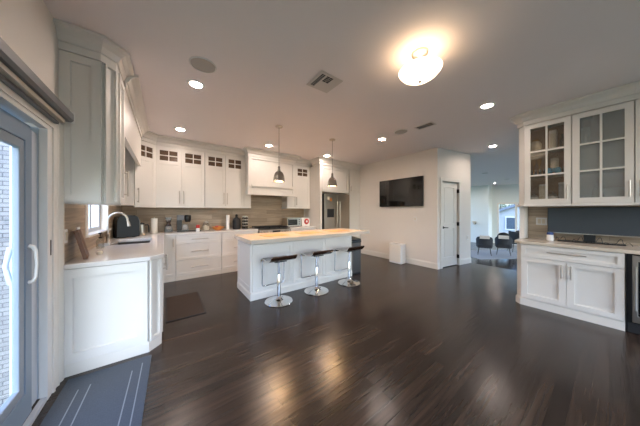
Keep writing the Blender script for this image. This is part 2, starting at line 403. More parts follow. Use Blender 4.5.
# roller shade cassette above the sliding door
rs = thing('roller_shade', 'long grey roller shade cassette mounted over the sliding glass door', 'roller shade', (XL, 0, 0))
MB().extr([(0.002, 2.035),(0.085,2.035),(0.10,2.05),(0.10,2.10),(0.085,2.115),(0.002,2.115)], 'y', 0.1, 2.50).build('cassette', 'blind', rs)
MB().extr([(0.0005, 2.0305),(0.104,2.0305),(0.104,2.1195),(0.0005,2.1195)], 'y', 2.501, 2.508).build('end_cap', 'white', rs)
MB().extr([(0.021,2.004),(0.07,2.004),(0.07,2.030),(0.021,2.030)], 'y', 0.1, 2.44).build('bottom_rail', 'beige', rs)
MB().extr([(0.022,1.985),(0.045,1.985),(0.045,2.002),(0.022,2.002)], 'y', 0.1, 2.42).build('fabric_roll', 'blind', rs)

# kitchen window, left
w1 = bpy.data.objects.new('window_1', None); COL.objects.link(w1); struct(w1)
wf = MB().plate([WY0+0.002, WY0+0.06, (WY0+WY1)/2-0.03, (WY0+WY1)/2+0.03, WY1-0.06, WY1-0.002], [WZ0+0.002, WZ0+0.07, WZ1-0.06, WZ1-0.002], lambda i, j: None if i in (1, 3) and j == 1 else 0.0, back=0.05)
wf.xform(Matrix.Translation((XL-0.06, 0, 0)) @ Matrix.Rotation(math.radians(90), 4, 'Z')); wf.build('window_frame', 'vinyl', w1)
box('glass', 'glass', w1, XL-0.09, XL-0.086, WY0+0.03, WY1-0.03, WZ0+0.03, WZ1-0.03)
cs = MB().plate([WY0-0.068, WY0, WY1, WY1+0.068], [WZ0, WZ1, WZ1+0.068], lambda i, j: None if (i, j) == (1, 0) else 0.0, back=0.018)
cs.xform(Matrix.Translation((XL+0.019, 0, 0)) @ Matrix.Rotation(math.radians(90), 4, 'Z')); cs.build('window_casing', 'trim', w1)
box('window_sill', 'trim', w1, XL-0.058, XL+0.045, WY0-0.066, WY1+0.066, WZ0-0.001+0.002, WZ0+0.022)

# living room window, far
w2 = bpy.data.objects.new('window_2', None); COL.objects.link(w2); struct(w2)
wf = MB().plate([-3.78, -3.70, -3.02, -2.92, -2.38, -2.30], [0.07, 0.15, 1.72, 1.80], lambda i, j: None if i in (1, 3) and j == 1 else 0.0, back=0.06)
wf.xform(Matrix.Translation((15.25, 0, 0)) @ Matrix.Rotation(math.radians(-90), 4, 'Z')); wf.build('window_frame', 'trim', w2)
box('glass', 'glass', w2, 15.36, 15.365, 2.32, 3.75, 0.1, 1.78)

# panelled door, two tall panels
d2 = bpy.data.objects.new('door_2', None); COL.objects.link(d2); struct(d2)
d2.location = (PA.x, PA.y, 0); d2.rotation_euler = (0, 0, math.radians(pang))
dw0, dw1 = PD0+0.012, PD1-0.012
MB().plate([dw0, dw0+0.12, dw0+0.135, dw1-0.135, dw1-0.12, dw1], [0.015, 0.23, 0.245, 0.90, 0.915, 1.05, 1.065, 1.89, 1.905, 2.028],
   lambda i, j: 0.03 if i in (0, 4) or j in (0, 4, 8) else (0.034 if (i == 2 and j in (2, 6)) else 0.052), back=0.065).build('door_leaf', 'trim', d2)
MB().plate([PD0-0.075, PD0-0.002, PD1+0.002, PD1+0.075], [0, PDH+0.002, PDH+0.075], lambda i, j: None if (i, j) == (1, 0) else -0.02, back=-0.001).build('door_casing', 'trim', d2, bevel=0.004)
for z in (0.22, 1.02, 1.83):
    box('hinge', 'iron', d2, dw1-0.012, dw1+0.010, -0.022, -0.0205+0.05, z-0.045, z+0.045)
lv = MB().lathe([(0,-0.004+0.03),(0.03,0.026),(0.03,0.016),(0.012,0.012),(0.012,-0.03),(0,-0.03)], (dw0+0.06, 0, 0.95), 16, 'y')
lv.tube([(dw0+0.06, -0.025, 0.95), (dw0+0.10, -0.03, 0.95), (dw0+0.17, -0.03, 0.945)], 0.010, 8)
lv.build('lever_handle', 'iron', d2, smooth=50)

# ------------------------------------------------------------------ cabinet helpers (front at y=0 of the cabinet, facing -y; z from the floor)
TH = 0.024
def handle(parent, x, z, L, horiz=False, y=-TH, r=0.0085):
    m = MB()
    if horiz:
        m.tube([(x-L/2, y-0.032, z), (x+L/2, y-0.032, z)], r, 8)
        for s in (-1, 1): m.tube([(x+s*(L/2-0.02), y, z), (x+s*(L/2-0.02), y-0.032, z)], r*0.8, 6)
    else:
        m.tube([(x, y-0.032, z-L/2), (x, y-0.032, z+L/2)], r, 8)
        for s in (-1, 1): m.tube([(x, y, z+s*(L/2-0.02)), (x, y-0.032, z+s*(L/2-0.02))], r*0.8, 6)
    return m.build('handle', 'nickel', parent, smooth=50)
def shaker(parent, name, x0, x1, z0, z1, rail=0.06, y=0.0, rec=0.019, m='cab'):
    e = 0.003
    xs = [x0, x0+rail, x0+rail+e, x1-rail-e, x1-rail, x1]; zs = [z0, z0+rail, z0+rail+e, z1-rail-e, z1-rail, z1]
    def f(i, j):
        if i in (0, 4) or j in (0, 4): return y-TH
        if i in (1, 3) or j in (1, 3): return y-TH+rec*0.6
        return y-TH+rec
    return MB().plate(xs, zs, f, back=y-0.001).build(name, m, parent)
def lattice_door(parent, x0, x1, z0, z1, rail=0.058):
    """tall door whose top carries a small window of two by two panes"""
    w = x1-x0; mu = 0.016; px0, px1 = x0+rail+0.006, x1-rail-0.006; pm = (px0+px1)/2
    wt = z1-0.075; wb = wt-0.20; wmid = (wt+wb)/2
    xs = [x0, x0+rail, px0, pm-mu/2, pm+mu/2, px1, x1-rail, x1]; zs = [z0, z0+rail, wb-0.075, wb, wmid-mu/2, wmid+mu/2, wt, z1]
    def f(i, j):
        if i in (2, 4) and j in (3, 5): return None
        if 1 <= i <= 5 and j == 1: return -TH+0.008
        return -TH
    d = MB().plate(xs, zs, f, back=-0.001).build('door', 'cab', parent)
    box('glass', 'dim_pane', d, px0-0.004, px1+0.004, -0.009, -0.0045, wb-0.004, wt+0.004)
    return d
def drawer(parent, x0, x1, z0, z1, L, rail=0.045):
    d = shaker(parent, 'drawer', x0, x1, z0, z1, rail, rec=0.008); handle(d, (x0+x1)/2, (z0+z1)/2 if z1-z0 > 0.2 else (z0+z1)/2, L, True); return d
CROWN = [(0,2.625),(0.012,2.625),(0.012,2.685),(0.024,2.69),(0.03,2.70),(0.045,2.735),(0.075,2.762),(0.105,2.775),(0.105,2.797),(0,2.797)]
RAIL = [(0.001,1.405),(0.02,1.405),(0.026,1.415),(0.026,1.43),(0.02,1.44),(0.001,1.44)]
def crown(parent, path): return MB().sweep(path, CROWN).build('crown', 'cab', parent)
def light_rail(parent, path): return MB().sweep(path, RAIL).build('light_rail', 'cab', parent)
G = 0.005
Z0U, Z1U = 1.445, 2.615
GU = 'white wall cabinets with small lattice windows'; GB = 'white base cabinets along the back wall'

# ---- back wall uppers (front plane Y = 5.22)
YU = 5.22
def upper_pair(x0, x1, label, stile=0.0):
    t = thing('wall_cabinet', label, 'cabinet', (x0, YU, 0), 0, GU); w = x1-x0
    box('body', 'cab', t, 0.001, w+stile-0.001, 0, YB-YU-0.014, 1.44, 2.624)
    m = w/2
    a = lattice_door(t, G, m-G/2, Z0U, Z1U); handle(a, m-0.035, 1.62, 0.26)
    b = lattice_door(t, m+G/2, w-G, Z0U, Z1U); handle(b, m+0.035, 1.62, 0.26)
    if stile: box('end_stile', 'cab', t, w, w+stile-0.001, -0.016, -0.001, 1.44, 2.624)
    crown(t, [(0.0, -0.021), (w+stile-0.001, -0.021)]); light_rail(t, [(0.0, -0.002), (w+stile-0.001, -0.002)])
    return t
upper_pair(-0.15, 0.70, 'white two-door wall cabinet over the coffee maker, next to the angled corner cabinet')
upper_pair(0.702, 1.54, 'white two-door wall cabinet over the fruit bowl, left of the range hood', stile=0.165)
# angled corner cabinet
ax0, ay0, ax1, ay1 = -0.442, 4.928, -0.152, 5.218
t = thing('corner_wall_cabinet', 'narrow white wall cabinet set at an angle across the corner by the window', 'cabinet', (ax0, ay0, 0), 45)
aw = math.hypot(ax1-ax0, ay1-ay0)
q = math.sqrt(0.5)
def toloc(px, py): dx, dy = px-ax0, py-ay0; return (dx*q+dy*q, -dx*q+dy*q)
MB().prism([toloc(*p) for p in ((ax0, ay0), (ax1, ay1), (ax1, YB-0.014), (XL+0.014, YB-0.014), (XL+0.014, ay0))], 1.44, 2.624).build('body', 'cab', t)
a = lattice_door(t, G, aw-G, Z0U, Z1U); handle(a, 0.045, 1.62, 0.26)
crown(t, [toloc(ax0-0.02, ay0-0.14), (0.0+0.012, -0.021), (aw-0.008, -0.021)]); light_rail(t, [(0, -0.002), (aw-0.01, -0.002)])
# right of the hood
t = thing('wall_cabinet', 'white single-door wall cabinet right of the range hood', 'cabinet', (2.70, YU, 0), 0, GU)
box('body', 'cab', t, 0, 0.746, 0, YB-YU-0.014, 1.44, 2.624); box('end_stile', 'cab', t, 0, 0.235, -0.016, -0.001, 1.44, 2.624)
a = lattice_door(t, 0.24, 0.73, Z0U, Z1U, 0.075); handle(a, 0.28, 1.62, 0.22)
crown(t, [(0, -0.021), (0.746, -0.021)]); light_rail(t, [(0, 0.30), (0, -0.002), (0.735, -0.002)])

# range hood (wood mantel)
t = thing('range_hood', 'large white panelled range hood box with crown above the cooktop', 'range hood', (1.57, 5.0, 0))
hw = 1.245
MB().plate([0, hw], [1.74, 2.70], lambda i, j: 0.0, back=0.20).build('body', 'cab', t)
MB().plate([0.0, 0.075, 0.085, hw-0.085, hw-0.075, hw], [1.74, 1.80, 1.915, 1.93, 1.965, 1.98, 1.99, 2.56, 2.57, 2.62],
   lambda i, j: -0.03 if (i in (0, 4) or j in (0, 8)) else (-0.045 if j == 3 else (-0.034 if j in (2, 4) else (-0.018 if j == 1 or j == 5 else -0.006))), back=-0.001).build('front_panel', 'cab', t)
box('bottom_lip', 'cab', t, -0.008, hw+0.008, -0.042, -0.031, 1.725, 1.765)
box('filter_plate', 'steel', t, 0.16, 1.10, 0.01, 0.19, 1.725, 1.739)
crown(t, [(0, 0.10), (0, -0.031), (hw, -0.031), (hw, 0.10)])

# fridge surround
t = thing('tall_end_panel', 'tall white panel standing on the left side of the refrigerator', 'panel', (3.45, 4.72, 0))
box('panel', 'cab', t, 0, 0.075, 0, YB-4.72-0.005, 0.0, 2.624)
crown(t, [(0, 0.36), (0, -0.001), (0.075, -0.001)])
t = thing('wall_cabinet', 'white cabinet directly above the refrigerator', 'cabinet', (3.527, 4.745, 0))
box('body', 'cab', t, 0, 1.02, 0, 0.78, 1.875, 2.624)
a = shaker(t, 'door', G, 1.02-G, 1.885, 2.61, 0.075)
crown(t, [(0, -0.021), (1.02, -0.021)])
t = thing('tall_cabinet', 'tall narrow white pantry cabinet between the refrigerator and the television wall', 'cabinet', (4.585, 4.745, 0))
box('body', 'cab', t, 0, XT-4.585-0.004, 0, 0.79, 0.0, 2.624)
shaker(t, 'door', G, XT-4.585-0.012, 0.10, 1.87, 0.07, rec=0.005)
a = shaker(t, 'door', G, XT-4.585-0.012, 1.885, 2.61, 0.07); handle(a, 0.04, 2.02, 0.16)
box('plinth', 'cab_edge', t, 0, XT-4.585-0.005, -0.012, -0.001, 0.0, 0.095)
crown(t, [(-0.038, -0.021), (XT-4.585-0.004, -0.021)])

# ---- left wall upper with a chamfered end (world coordinates kept in its own frame: local x -> +Y, local y -> -X)
t = thing('wall_cabinet', 'white wall cabinet hanging left of the window, nearest the sliding door', 'cabinet', (0, 0, 0))
bodyp = [(XL+0.001, 2.60), (-0.433, 2.60), (-0.36, 2.673), (-0.36, 2.98), (XL+0.001, 2.98)]
MB().prism(bodyp, 1.40, 2.624).build('body', 'cab', t)
def wplate(parent, name, p0, p1, z0, z1, rail, rec=0.019, m='cab'):
    """shaker panel on the vertical face from p0 to p1 (outward normal to the right of travel)"""
    L = math.hypot(p1[0]-p0[0], p1[1]-p0[1]); a = math.atan2(p1[1]-p0[1], p1[0]-p0[0])
    o = shaker(parent, name, 0, L, z0, z1, rail, rec=rec, m=m)
    o.location = (p0[0], p0[1], 0); o.rotation_euler = (0, 0, a); return o
wplate(t, 'end_panel', (XL+0.001, 2.599), (-0.440, 2.599), 1.41, 2.62, 0.062)
wplate(t, 'corner_panel', (-0.430, 2.602), (-0.361, 2.671), 1.41, 2.62, 0.016)
a = wplate(t, 'door', (-0.359, 2.683), (-0.359, 2.972), 1.41, 2.62, 0.062); handle(a, 0.245, 1.62, 0.26)
for z in (1.75, 2.3):
    box('hinge', 'iron', t, -0.3385, -0.336, 2.690, 2.70, z-0.03, z+0.03)
crown(t, [(XL+0.001, 2.58), (-0.448, 2.58), (-0.368, 2.66), (-0.368, 2.985)])
# valance above the window
t = thing('window_valance', 'white valance board with crown bridging the window between the two wall cabinets', 'valance', (0,0,0))
box('board', 'cab', t, -0.385, -0.34, 2.99, 4.91, 2.13, 2.624)
MB().sweep([(-0.338, 2.99), (-0.338, 4.90)], [(o*1.05, z) for o, z in CROWN]).build('crown', 'cab', t)
box('soffit', 'cab', t, XL+0.04, -0.386, 2.99, 4.91, 2.56, 2.60)

# ---- left wall base run
ZT = 0.868
t = thing('base_cabinet', 'white base cabinet end with a large framed side panel, beside the sliding door', 'cabinet', (0,0,0))
bp = [(XL+0.001, 2.60), (-0.125, 2.60), (-0.04, 2.685), (-0.04, 3.38), (XL+0.001, 3.38)]
MB().prism(bp, 0.0, ZT).build('body', 'cab', t)
wplate(t, 'end_panel', (XL+0.001, 2.599), (-0.132, 2.599), 0.105, ZT-0.002, 0.075)
wplate(t, 'corner_panel', (-0.122, 2.602), (-0.041, 2.683), 0.105, ZT-0.002, 0.024)
a = wplate(t, 'door', (-0.039, 2.70), (-0.039, 3.375), 0.105, ZT-0.004, 0.06); handle(a, 0.06, 0.80, 0.16)
MB().sweep([(XL+0.016, 2.598), (-0.126, 2.598), (-0.038, 2.686), (-0.038, 3.375)], [(0,0),(0.012,0),(0.012,0.085),(0.004,0.1),(0,0.1)]).build('plinth', 'cab_edge', t)
t = thing('base_cabinet', 'white base cabinet under the sink with the window above', 'cabinet', (-0.04, 3.384, 0), 90)
MB().plate([0, 0.02, 0.22, 1.0, 1.14, 1.16], [0.0, 0.1, 0.66, ZT], lambda i, j: None if i in (2,) and j == 2 else 0.0, back=0.62).build('body', 'cab', t)
for k in (0, 1):
    a = shaker(t, 'door', 0.01+k*0.575, 0.57+k*0.575, 0.105, 0.70); handle(a, 0.53+k*0.10, 0.6, 0.16)
shaker(t, 'false_drawer', 0.01, 1.145, 0.71, ZT-0.004, 0.045)
box('plinth', 'cab_edge', t, 0, 1.16, -0.014, -0.001, 0.0, 0.095)

# ---- back wall base run (front plane Y = 4.92)
YF = 4.92
def base_unit(x0, x1, label, name='base_cabinet'):
    t = thing(name, label, 'cabinet', (x0, YF, 0), 0, GB)
    box('body', 'cab', t, 0.0005, x1-x0-0.0005, 0, YB-YF-0.014, 0.0, ZT)
    box('plinth', 'cab_edge', t, 0.0005, x1-x0-0.0005, -0.012, -0.001, 0.0, 0.085)
    return t
t = base_unit(-0.035, 0.168, 'narrow white single-door base cabinet in the inside corner of the counter')
a = shaker(t, 'door', G, 0.20, 0.095, ZT-0.004, 0.05); handle(a, 0.165, 0.74, 0.16)
t = base_unit(0.17, 0.98, 'wide white three-drawer base cabinet under the coffee maker', 'drawer_cabinet'); w = 0.81
drawer(t, G, w-G, 0.707, ZT-0.006, 0.30, 0.035); drawer(t, G, w-G, 0.387, 0.698, 0.30); drawer(t, G, w-G, 0.093, 0.377, 0.30)
t = base_unit(0.982, 1.775, 'white three-drawer base cabinet just left of the range', 'drawer_cabinet'); w = 0.79
drawer(t, G, w-G, 0.707, ZT-0.006, 0.30, 0.035); drawer(t, G, w-G, 0.387, 0.698, 0.30); drawer(t, G, w-G, 0.093, 0.377, 0.30)
t = base_unit(2.63, 3.445, 'white base cabinet between the range and the refrigerator panel'); w = 0.812
drawer(t, G, w-G, 0.707, ZT-0.006, 0.30, 0.035)
for k in (0, 1):
    a = shaker(t, 'door', G+k*0.406, 0.404+k*0.406, 0.093, 0.70); handle(a, 0.365+k*0.08, 0.6, 0.16)

# ---- worktops
SX0, SX1, SY0, SY1 = -0.56, -0.17, 3.70, 4.32
wt = MB().flat([(XL+0.001, 2.565), (-0.112, 2.565), (-0.008, 2.669), (-0.008, 4.885), (1.777, 4.885), (1.777, YB-0.013), (XL+0.001, YB-0.013)],
               [[(SX0, SY0), (SX1, SY0), (SX1, SY1), (SX0, SY1)]], 0.87, 0.91).build('worktop', 'stone', None, bevel=0.004)
tag(wt, 'pale stone worktop running from the sink round to the left of the range', 'worktop', 'pale stone worktops')
wt = MB().box(2.625, 3.447, 4.885, YB-0.013, 0.87, 0.91).build('worktop', 'stone', None, bevel=0.004)
tag(wt, 'short pale stone worktop right of the range under the toaster oven', 'worktop', 'pale stone worktops')

# sink and tap
t = thing('kitchen_sink', 'dark steel undermount sink set in the left worktop below the window', 'sink', ((SX0+SX1)/2, (SY0+SY1)/2, 0.869))
sx, sy = (SX1-SX0)/2, (SY1-SY0)/2
b = MB(); b.flat([(-sx-.012,-sy-.012),(sx+.012,-sy-.012),(sx+.012,sy+.012),(-sx-.012,sy+.012)], [[(-sx+.003,-sy+.003),(sx-.003,-sy+.003),(sx-.003,sy-.003),(-sx+.003,sy-.003)]], -0.19, 0.0)
b.box(-sx, sx, -sy, sy, -0.192, -0.185); b.build('basin', 'steel_dark', t)
MB().lathe([(0,0.001),(0.04,0.001),(0.045,-0.006),(0,-0.006)], (0.0, 0.05, -0.178), 20).build('drain', 'iron', t)
t = thing('kitchen_faucet', 'tall curved brushed nickel faucet arching over the sink', 'faucet', (-0.62, 4.0, 0.911))
MB().lathe([(0,0),(0.028,0),(0.028,0.012),(0.021,0.02),(0.019,0.12),(0.015,0.13),(0,0.13)], (0,0,0), 20).build('base', 'nickel', t, smooth=40)
arc = [(0,0,0.12),(0,0,0.29)] + [(0.10-0.10*math.cos(a), 0, 0.29+0.115*math.sin(a)) for a in [math.radians(k) for k in range(15, 181, 15)]]
arc = arc[:-1] + [(0.198, 0, 0.30), (0.205, 0, 0.27)]
MB().tube(arc, 0.0125, 12).build('spout', 'nickel', t, smooth=60)
MB().tube([(0.204,0,0.278),(0.213,0,0.215)], [0.015,0.019], 12).build('spray_head', 'nickel', t, smooth=60)
MB().tube([(0.0,-0.015,0.07),(0.0,-0.045,0.08),(0.012,-0.055,0.13)], [0.012,0.009,0.006], 10).build('lever', 'nickel', t, smooth=60)

# ------------------------------------------------------------------ range
t = thing('gas_range', 'stainless gas range with black cooktop below the hood', 'range', (1.782, 4.87, 0))
rw = 0.838
box('body', 'fridge', t, 0, rw, 0.03, 0.66, 0.02, 0.895)
box('oven_door', 'fridge', t, 0.005, rw-0.005, 0.0, 0.029, 0.16, 0.74, bevel=0.004)
MB().extr([(0.0,0.76),(-0.045,0.80),(-0.03,0.885),(0.029,0.90),(0.029,0.76)], 'x', 0.003, rw-0.003).build('control_panel', 'fridge', t)
box('display', 'black', t, 0.33, 0.53, -0.048, -0.036, 0.815, 0.865)
for k, x in enumerate((0.07, 0.15, 0.23, 0.61, 0.69, 0.77)):
    MB().lathe([(0,-0.035),(0.016,-0.035),(0.02,0.0),(0,0.0)], (x, -0.038, 0.84), 14, 'y').build('knob', 'steel', t, smooth=40)
b = MB().tube([(0.06,-0.045,0.70),(rw-0.06,-0.045,0.70)], 0.011, 10)
for x in (0.09, rw-0.09): b.tube([(x,-0.045,0.70),(x,0.001,0.70)], 0.008, 8)
b.build('handle', 'steel', t, smooth=50)
box('cooktop', 'black', t, 0.0, rw, 0.03, 0.66, 0.896, 0.912)
for k in range(3):
    g = MB(); x0 = 0.03+k*0.265
    for yy in (0.09, 0.33, 0.57): g.box(x0, x0+0.245, yy-0.008, yy+0.008, 0.925, 0.945)
    for xx in (x0+0.008, x0+0.122, x0+0.237): g.box(xx-0.008, xx+0.008, 0.082, 0.578, 0.924, 0.946)
    for xx in (x0+0.008, x0+0.237):
        for yy in (0.09, 0.57): g.box(xx-0.007, xx+0.007, yy-0.007, yy+0.007, 0.9125, 0.93)
    g.build('burner_grate', 'black_matte', t)

# ------------------------------------------------------------------ refrigerator
t = thing('refrigerator', 'stainless french-door refrigerator with water dispenser, recessed in white cabinets', 'refrigerator', (3.60, 4.70, 0))
fw = 0.96
box('body', 'black_matte', t, 0.005, fw-0.005, 0.055, 0.80, 0.02, 1.83)
dl = box('door', 'fridge', t, 0, fw/2-0.004, 0.0, 0.053, 0.72, 1.84, bevel=0.008)
dr = box('door', 'fridge', t, fw/2+0.004, fw, 0.0, 0.053, 0.72, 1.84, bevel=0.008)
fz = box('freezer_drawer', 'fridge', t, 0, fw, 0.0, 0.053, 0.08, 0.71, bevel=0.008)
for d, x in ((dl, fw/2-0.05), (dr, fw/2+0.05)):
    b = MB().tube([(x,-0.05,0.85),(x,-0.055,1.2),(x,-0.05,1.62)], 0.013, 10)
    for z in (0.88, 1.59): b.tube([(x,-0.05,z),(x,0.001,z)], 0.010, 8)
    b.build('handle', 'steel', d, smooth=50)
b = MB().tube([(0.12,-0.05,0.63),(fw-0.12,-0.05,0.63)], 0.013, 10)
for x in (0.15, fw-0.15): b.tube([(x,-0.05,0.63),(x,0.001,0.63)], 0.010, 8)
b.build('handle', 'steel', fz, smooth=50)
box('dispenser', 'black', dl, 0.09, 0.34, -0.006, -0.001, 1.16, 1.40)
for i, (x, z, c, l) in enumerate(((0.10, 1.66, 'cream', 'cream note stuck at the top of the refrigerator left door'), (0.19, 1.62, 'orange', 'small orange magnet stuck on the refrigerator left door'))):
    o = box('fridge_magnet', c, None, 3.60+x, 3.60+x+0.07, 4.694, 4.699, z, z+0.09); tag(o, l, 'magnet', 'magnets on the refrigerator')

# ------------------------------------------------------------------ island
IX0, IX1, IY0, IY1 = 1.055, 3.12, 3.175, 3.86
t = thing('kitchen_island', 'white panelled kitchen island with three bar stools in front', 'island', (IX0, IY0, 0))
iw, idp = IX1-IX0, IY1-IY0
ZI = 0.853
box('body', 'cab', t, 0, iw, 0, idp, 0.0, ZI)
for k in range(3):
    xa = 0.004+k*0.6865; shaker(t, 'front_panel', xa, xa+0.683, 0.115, ZI-0.03, 0.055, rec=0.010)
o = shaker(t, 'end_panel', 0, idp, 0.115, ZI-0.03, 0.07, rec=0.007); o.location = (0, idp, 0); o.rotation_euler = (0,0,math.radians(-90))
MB().sweep([(0, idp), (0, 0), (iw, 0)][::-1][::-1], [(-0.001,0),(0.032,0),(0.032,0.09),(0.022,0.112),(-0.001,0.112)]).build('plinth', 'cab_edge', t)
MB().sweep([(-0.0, idp), (0, 0), (iw, 0)], [(-0.001,ZI-0.03),(0.024,ZI-0.03),(0.03,ZI-0.012),(0.03,ZI),(-0.001,ZI)]).build('top_rail', 'cab', t)
iwt = MB().flat([(1.0, 3.05), (3.55, 3.05), (3.55, 3.97), (1.0, 3.97)], [], ZI+0.002, 0.915).build('worktop', 'stone_tan', None, bevel=0.005)
tag(iwt, 'warm pale stone worktop covering the island and overhanging at its right end', 'worktop')
for k, x in enumerate((1.55, 2.26, 2.98)):
    o = MB().box(-0.22, 0.22, -0.15, 0.15, 0, 0.005).build('placemat', 'placemat', None, loc=(x, 3.47, 0.916), bevel=0.002)
    tag(o, ['tan woven placemat at the left end of the island top', 'tan woven placemat in the middle of the island top', 'tan woven placemat at the right end of the island top'][k], 'placemat', 'tan placemats on the island')

# ------------------------------------------------------------------ bar stools (sitter faces the island, +y)
GS = 'chrome bar stools at the island'
st = thing('bar_stool', 'chrome gas-lift bar stool with dark wood seat, leftmost at the island', 'bar stool', (1.365, 2.90, 0), 0, GS)
MB().lathe([(0,0.0),(0.20,0.0),(0.205,0.006),(0.20,0.012),(0.15,0.02),(0.09,0.034),(0.05,0.055),(0.034,0.085),(0,0.085)], (0,0,0), 40).build('base', 'chrome', st, smooth=40)
MB().lathe([(0.029,0.08),(0.029,0.40),(0.024,0.41),(0.0185,0.415),(0.0185,0.60),(0,0.60)], (0,0,0), 20).build('column', 'chrome', st, smooth=40)
box('seat_plate', 'black_matte', st, -0.09, 0.09, -0.08, 0.09, 0.595, 0.612)
prof = [(0.205,0.575),(0.20,0.603),(0.185,0.622),(0.15,0.630),(0.08,0.626),(0.0,0.618),(-0.09,0.62),(-0.145,0.635),(-0.18,0.665),(-0.20,0.70)]
def ribbon(m, prof, x0, x1, th):
    N = []
    for i, p in enumerate(prof):
        a = Vector(prof[max(0,i-1)]); c = Vector(prof[min(len(prof)-1,i+1)]); d = (c-a).normalized(); N.append(Vector((d.y, -d.x)))
    up = [Vector(p)+n*th/2 for p, n in zip(prof, N)]; dn = [Vector(p)-n*th/2 for p, n in zip(prof, N)]
    return m.extr([tuple(p) for p in up] + [tuple(p) for p in reversed(dn)], 'x', x0, x1)
se = ribbon(MB(), prof, -0.19, 0.19, 0.016).build('seat', 'walnut', st, smooth=50)
tp = [(p[0]*0.97, p[1]+0.012) for p in prof]
ribbon(MB(), tp[1:-1], -0.186, 0.186, 0.008).build('seat_top', 'chrome', se, smooth=50) if False else None
for s in (-1, 1):
    MB().tube([(s*0.196, p[0], p[1]) for p in prof], 0.008, 8).build('seat_trim', 'chrome', st, smooth=60)
lo = [(-0.18,0.19,0.60),(-0.18,0.20,0.235),(-0.172,0.202,0.21),(-0.15,0.203,0.20),(0.15,0.203,0.20),(0.172,0.202,0.21),(0.18,0.20,0.235),(0.18,0.19,0.60)]
MB().tube(lo, 0.0095, 10).build('footrest', 'chrome', st, smooth=60)
dup(st, (2.05, 2.90, 0), 'chrome gas-lift bar stool with dark wood seat, middle one at the island')
dup(st, (2.77, 2.87, 0), 'chrome gas-lift bar stool with dark wood seat, rightmost at the island near the trash can')

# trash can under the island overhang
t = thing('trash_can', 'stainless trash can with black lid under the right overhang of the island', 'trash can', (3.31, 3.36, 0))
def rrect(hx, hy, r, k=5):
    out = []
    for cx, cy, a0 in ((hx-r, hy-r, 0), (-hx+r, hy-r, 90), (-hx+r, -hy+r, 180), (hx-r, -hy+r, 270)):
        for i in range(k+1):
            a = math.radians(a0+90*i/k); out.append((cx+r*math.cos(a), cy+r*math.sin(a)))
    return out
MB().prism(rrect(0.15, 0.17, 0.04), 0.03, 0.66).build('body', 'steel_dark', t, smooth=40)
MB().prism(rrect(0.145, 0.165, 0.04), 0.0, 0.03).build('base', 'black_matte', t, smooth=40)
MB().prism(rrect(0.158, 0.178, 0.045), 0.661, 0.70).build('rim', 'black', t, smooth=40)
b = MB().prism(rrect(0.152, 0.172, 0.045), 0.0, 0.03)
b.xform(Matrix.Translation((0, 0.0, 0.72)) @ Matrix.Rotation(math.radians(6), 4, 'X')); b.build('lid', 'black', t, smooth=40)

# ------------------------------------------------------------------ right hand wall of cabinets (local x -> -Y, local y -> +X)
XF, XU = 4.15, 4.40
GR = 'white cabinets on the right wall'
t = thing('base_cabinet', 'white two-door base cabinet with one long drawer under the big monitor', 'cabinet', (XF, 0.76, 0), -90, GR)
MB().prism([(0, 0), (0.862, 0), (0.862, 0.56), (-0.05, 0.56), (-0.05, 0.06)], 0.0, ZT).build('body', 'cab', t)
MB().sweep([(-0.05, 0.30), (-0.05, 0.055), (0.002, -0.001), (0.862, -0.001)], [(0,0),(0.014,0),(0.014,0.088),(0.004,0.105),(0,0.105)]).build('plinth', 'cab_edge', t)
d = shaker(t, 'drawer', 0.012, 0.855, 0.695, ZT-0.006, 0.042); handle(d, 0.43, 0.79, 0.33, True)
for k in (0, 1):
    d = shaker(t, 'door', 0.012+k*0.4235, 0.432+k*0.4235, 0.112, 0.688, 0.062); handle(d, 0.395+k*0.078, 0.56, 0.17)
t = thing('wine_cooler', 'black wine cooler with a steel-framed glass door at the right edge', 'wine cooler', (XF, -0.106, 0), -90)
box('body', 'black', t, 0.004, 0.60, 0.0, 0.56, 0.0, ZT-0.002)
wd = MB().plate([0.04, 0.075, 0.555, 0.59], [0.13, 0.20, 0.79, ZT-0.015], lambda i, j: None if (i, j) == (1, 1) else -0.045, back=-0.002).build('door', 'steel', t, bevel=0.003)
box('glass', 'screen', wd, 0.07, 0.56, -0.03, -0.02, 0.195, 0.795)
b = MB().tube([(0.058,-0.085,0.27),(0.058,-0.085,0.74)], 0.010, 10)
for z in (0.31, 0.70): b.tube([(0.058,-0.085,z),(0.058,-0.045,z)], 0.008, 8)
b.build('handle', 'steel', wd, smooth=50)
box('toe_grille', 'black_matte', t, 0.01, 0.594, -0.012, -0.001, 0.01, 0.11)
wt = MB().flat([(XF-0.035, -1.30), (XF-0.035, 0.765), (XF+0.035, 0.835), (XR-0.001, 0.835), (XR-0.001, -1.30)], [], 0.87, 0.91).build('worktop', 'stone_tan', None, bevel=0.004)
tag(wt, 'tan stone worktop of the right wall, holding the monitor', 'worktop')
t = thing('base_cabinet', 'white base cabinet beyond the wine cooler at the right edge of view', 'cabinet', (XF, -0.71, 0), -90, GR)
box('body', 'cab', t, 0, 0.58, 0, 0.56, 0, ZT); shaker(t, 'door', 0.005, 0.575, 0.11, ZT-0.006)

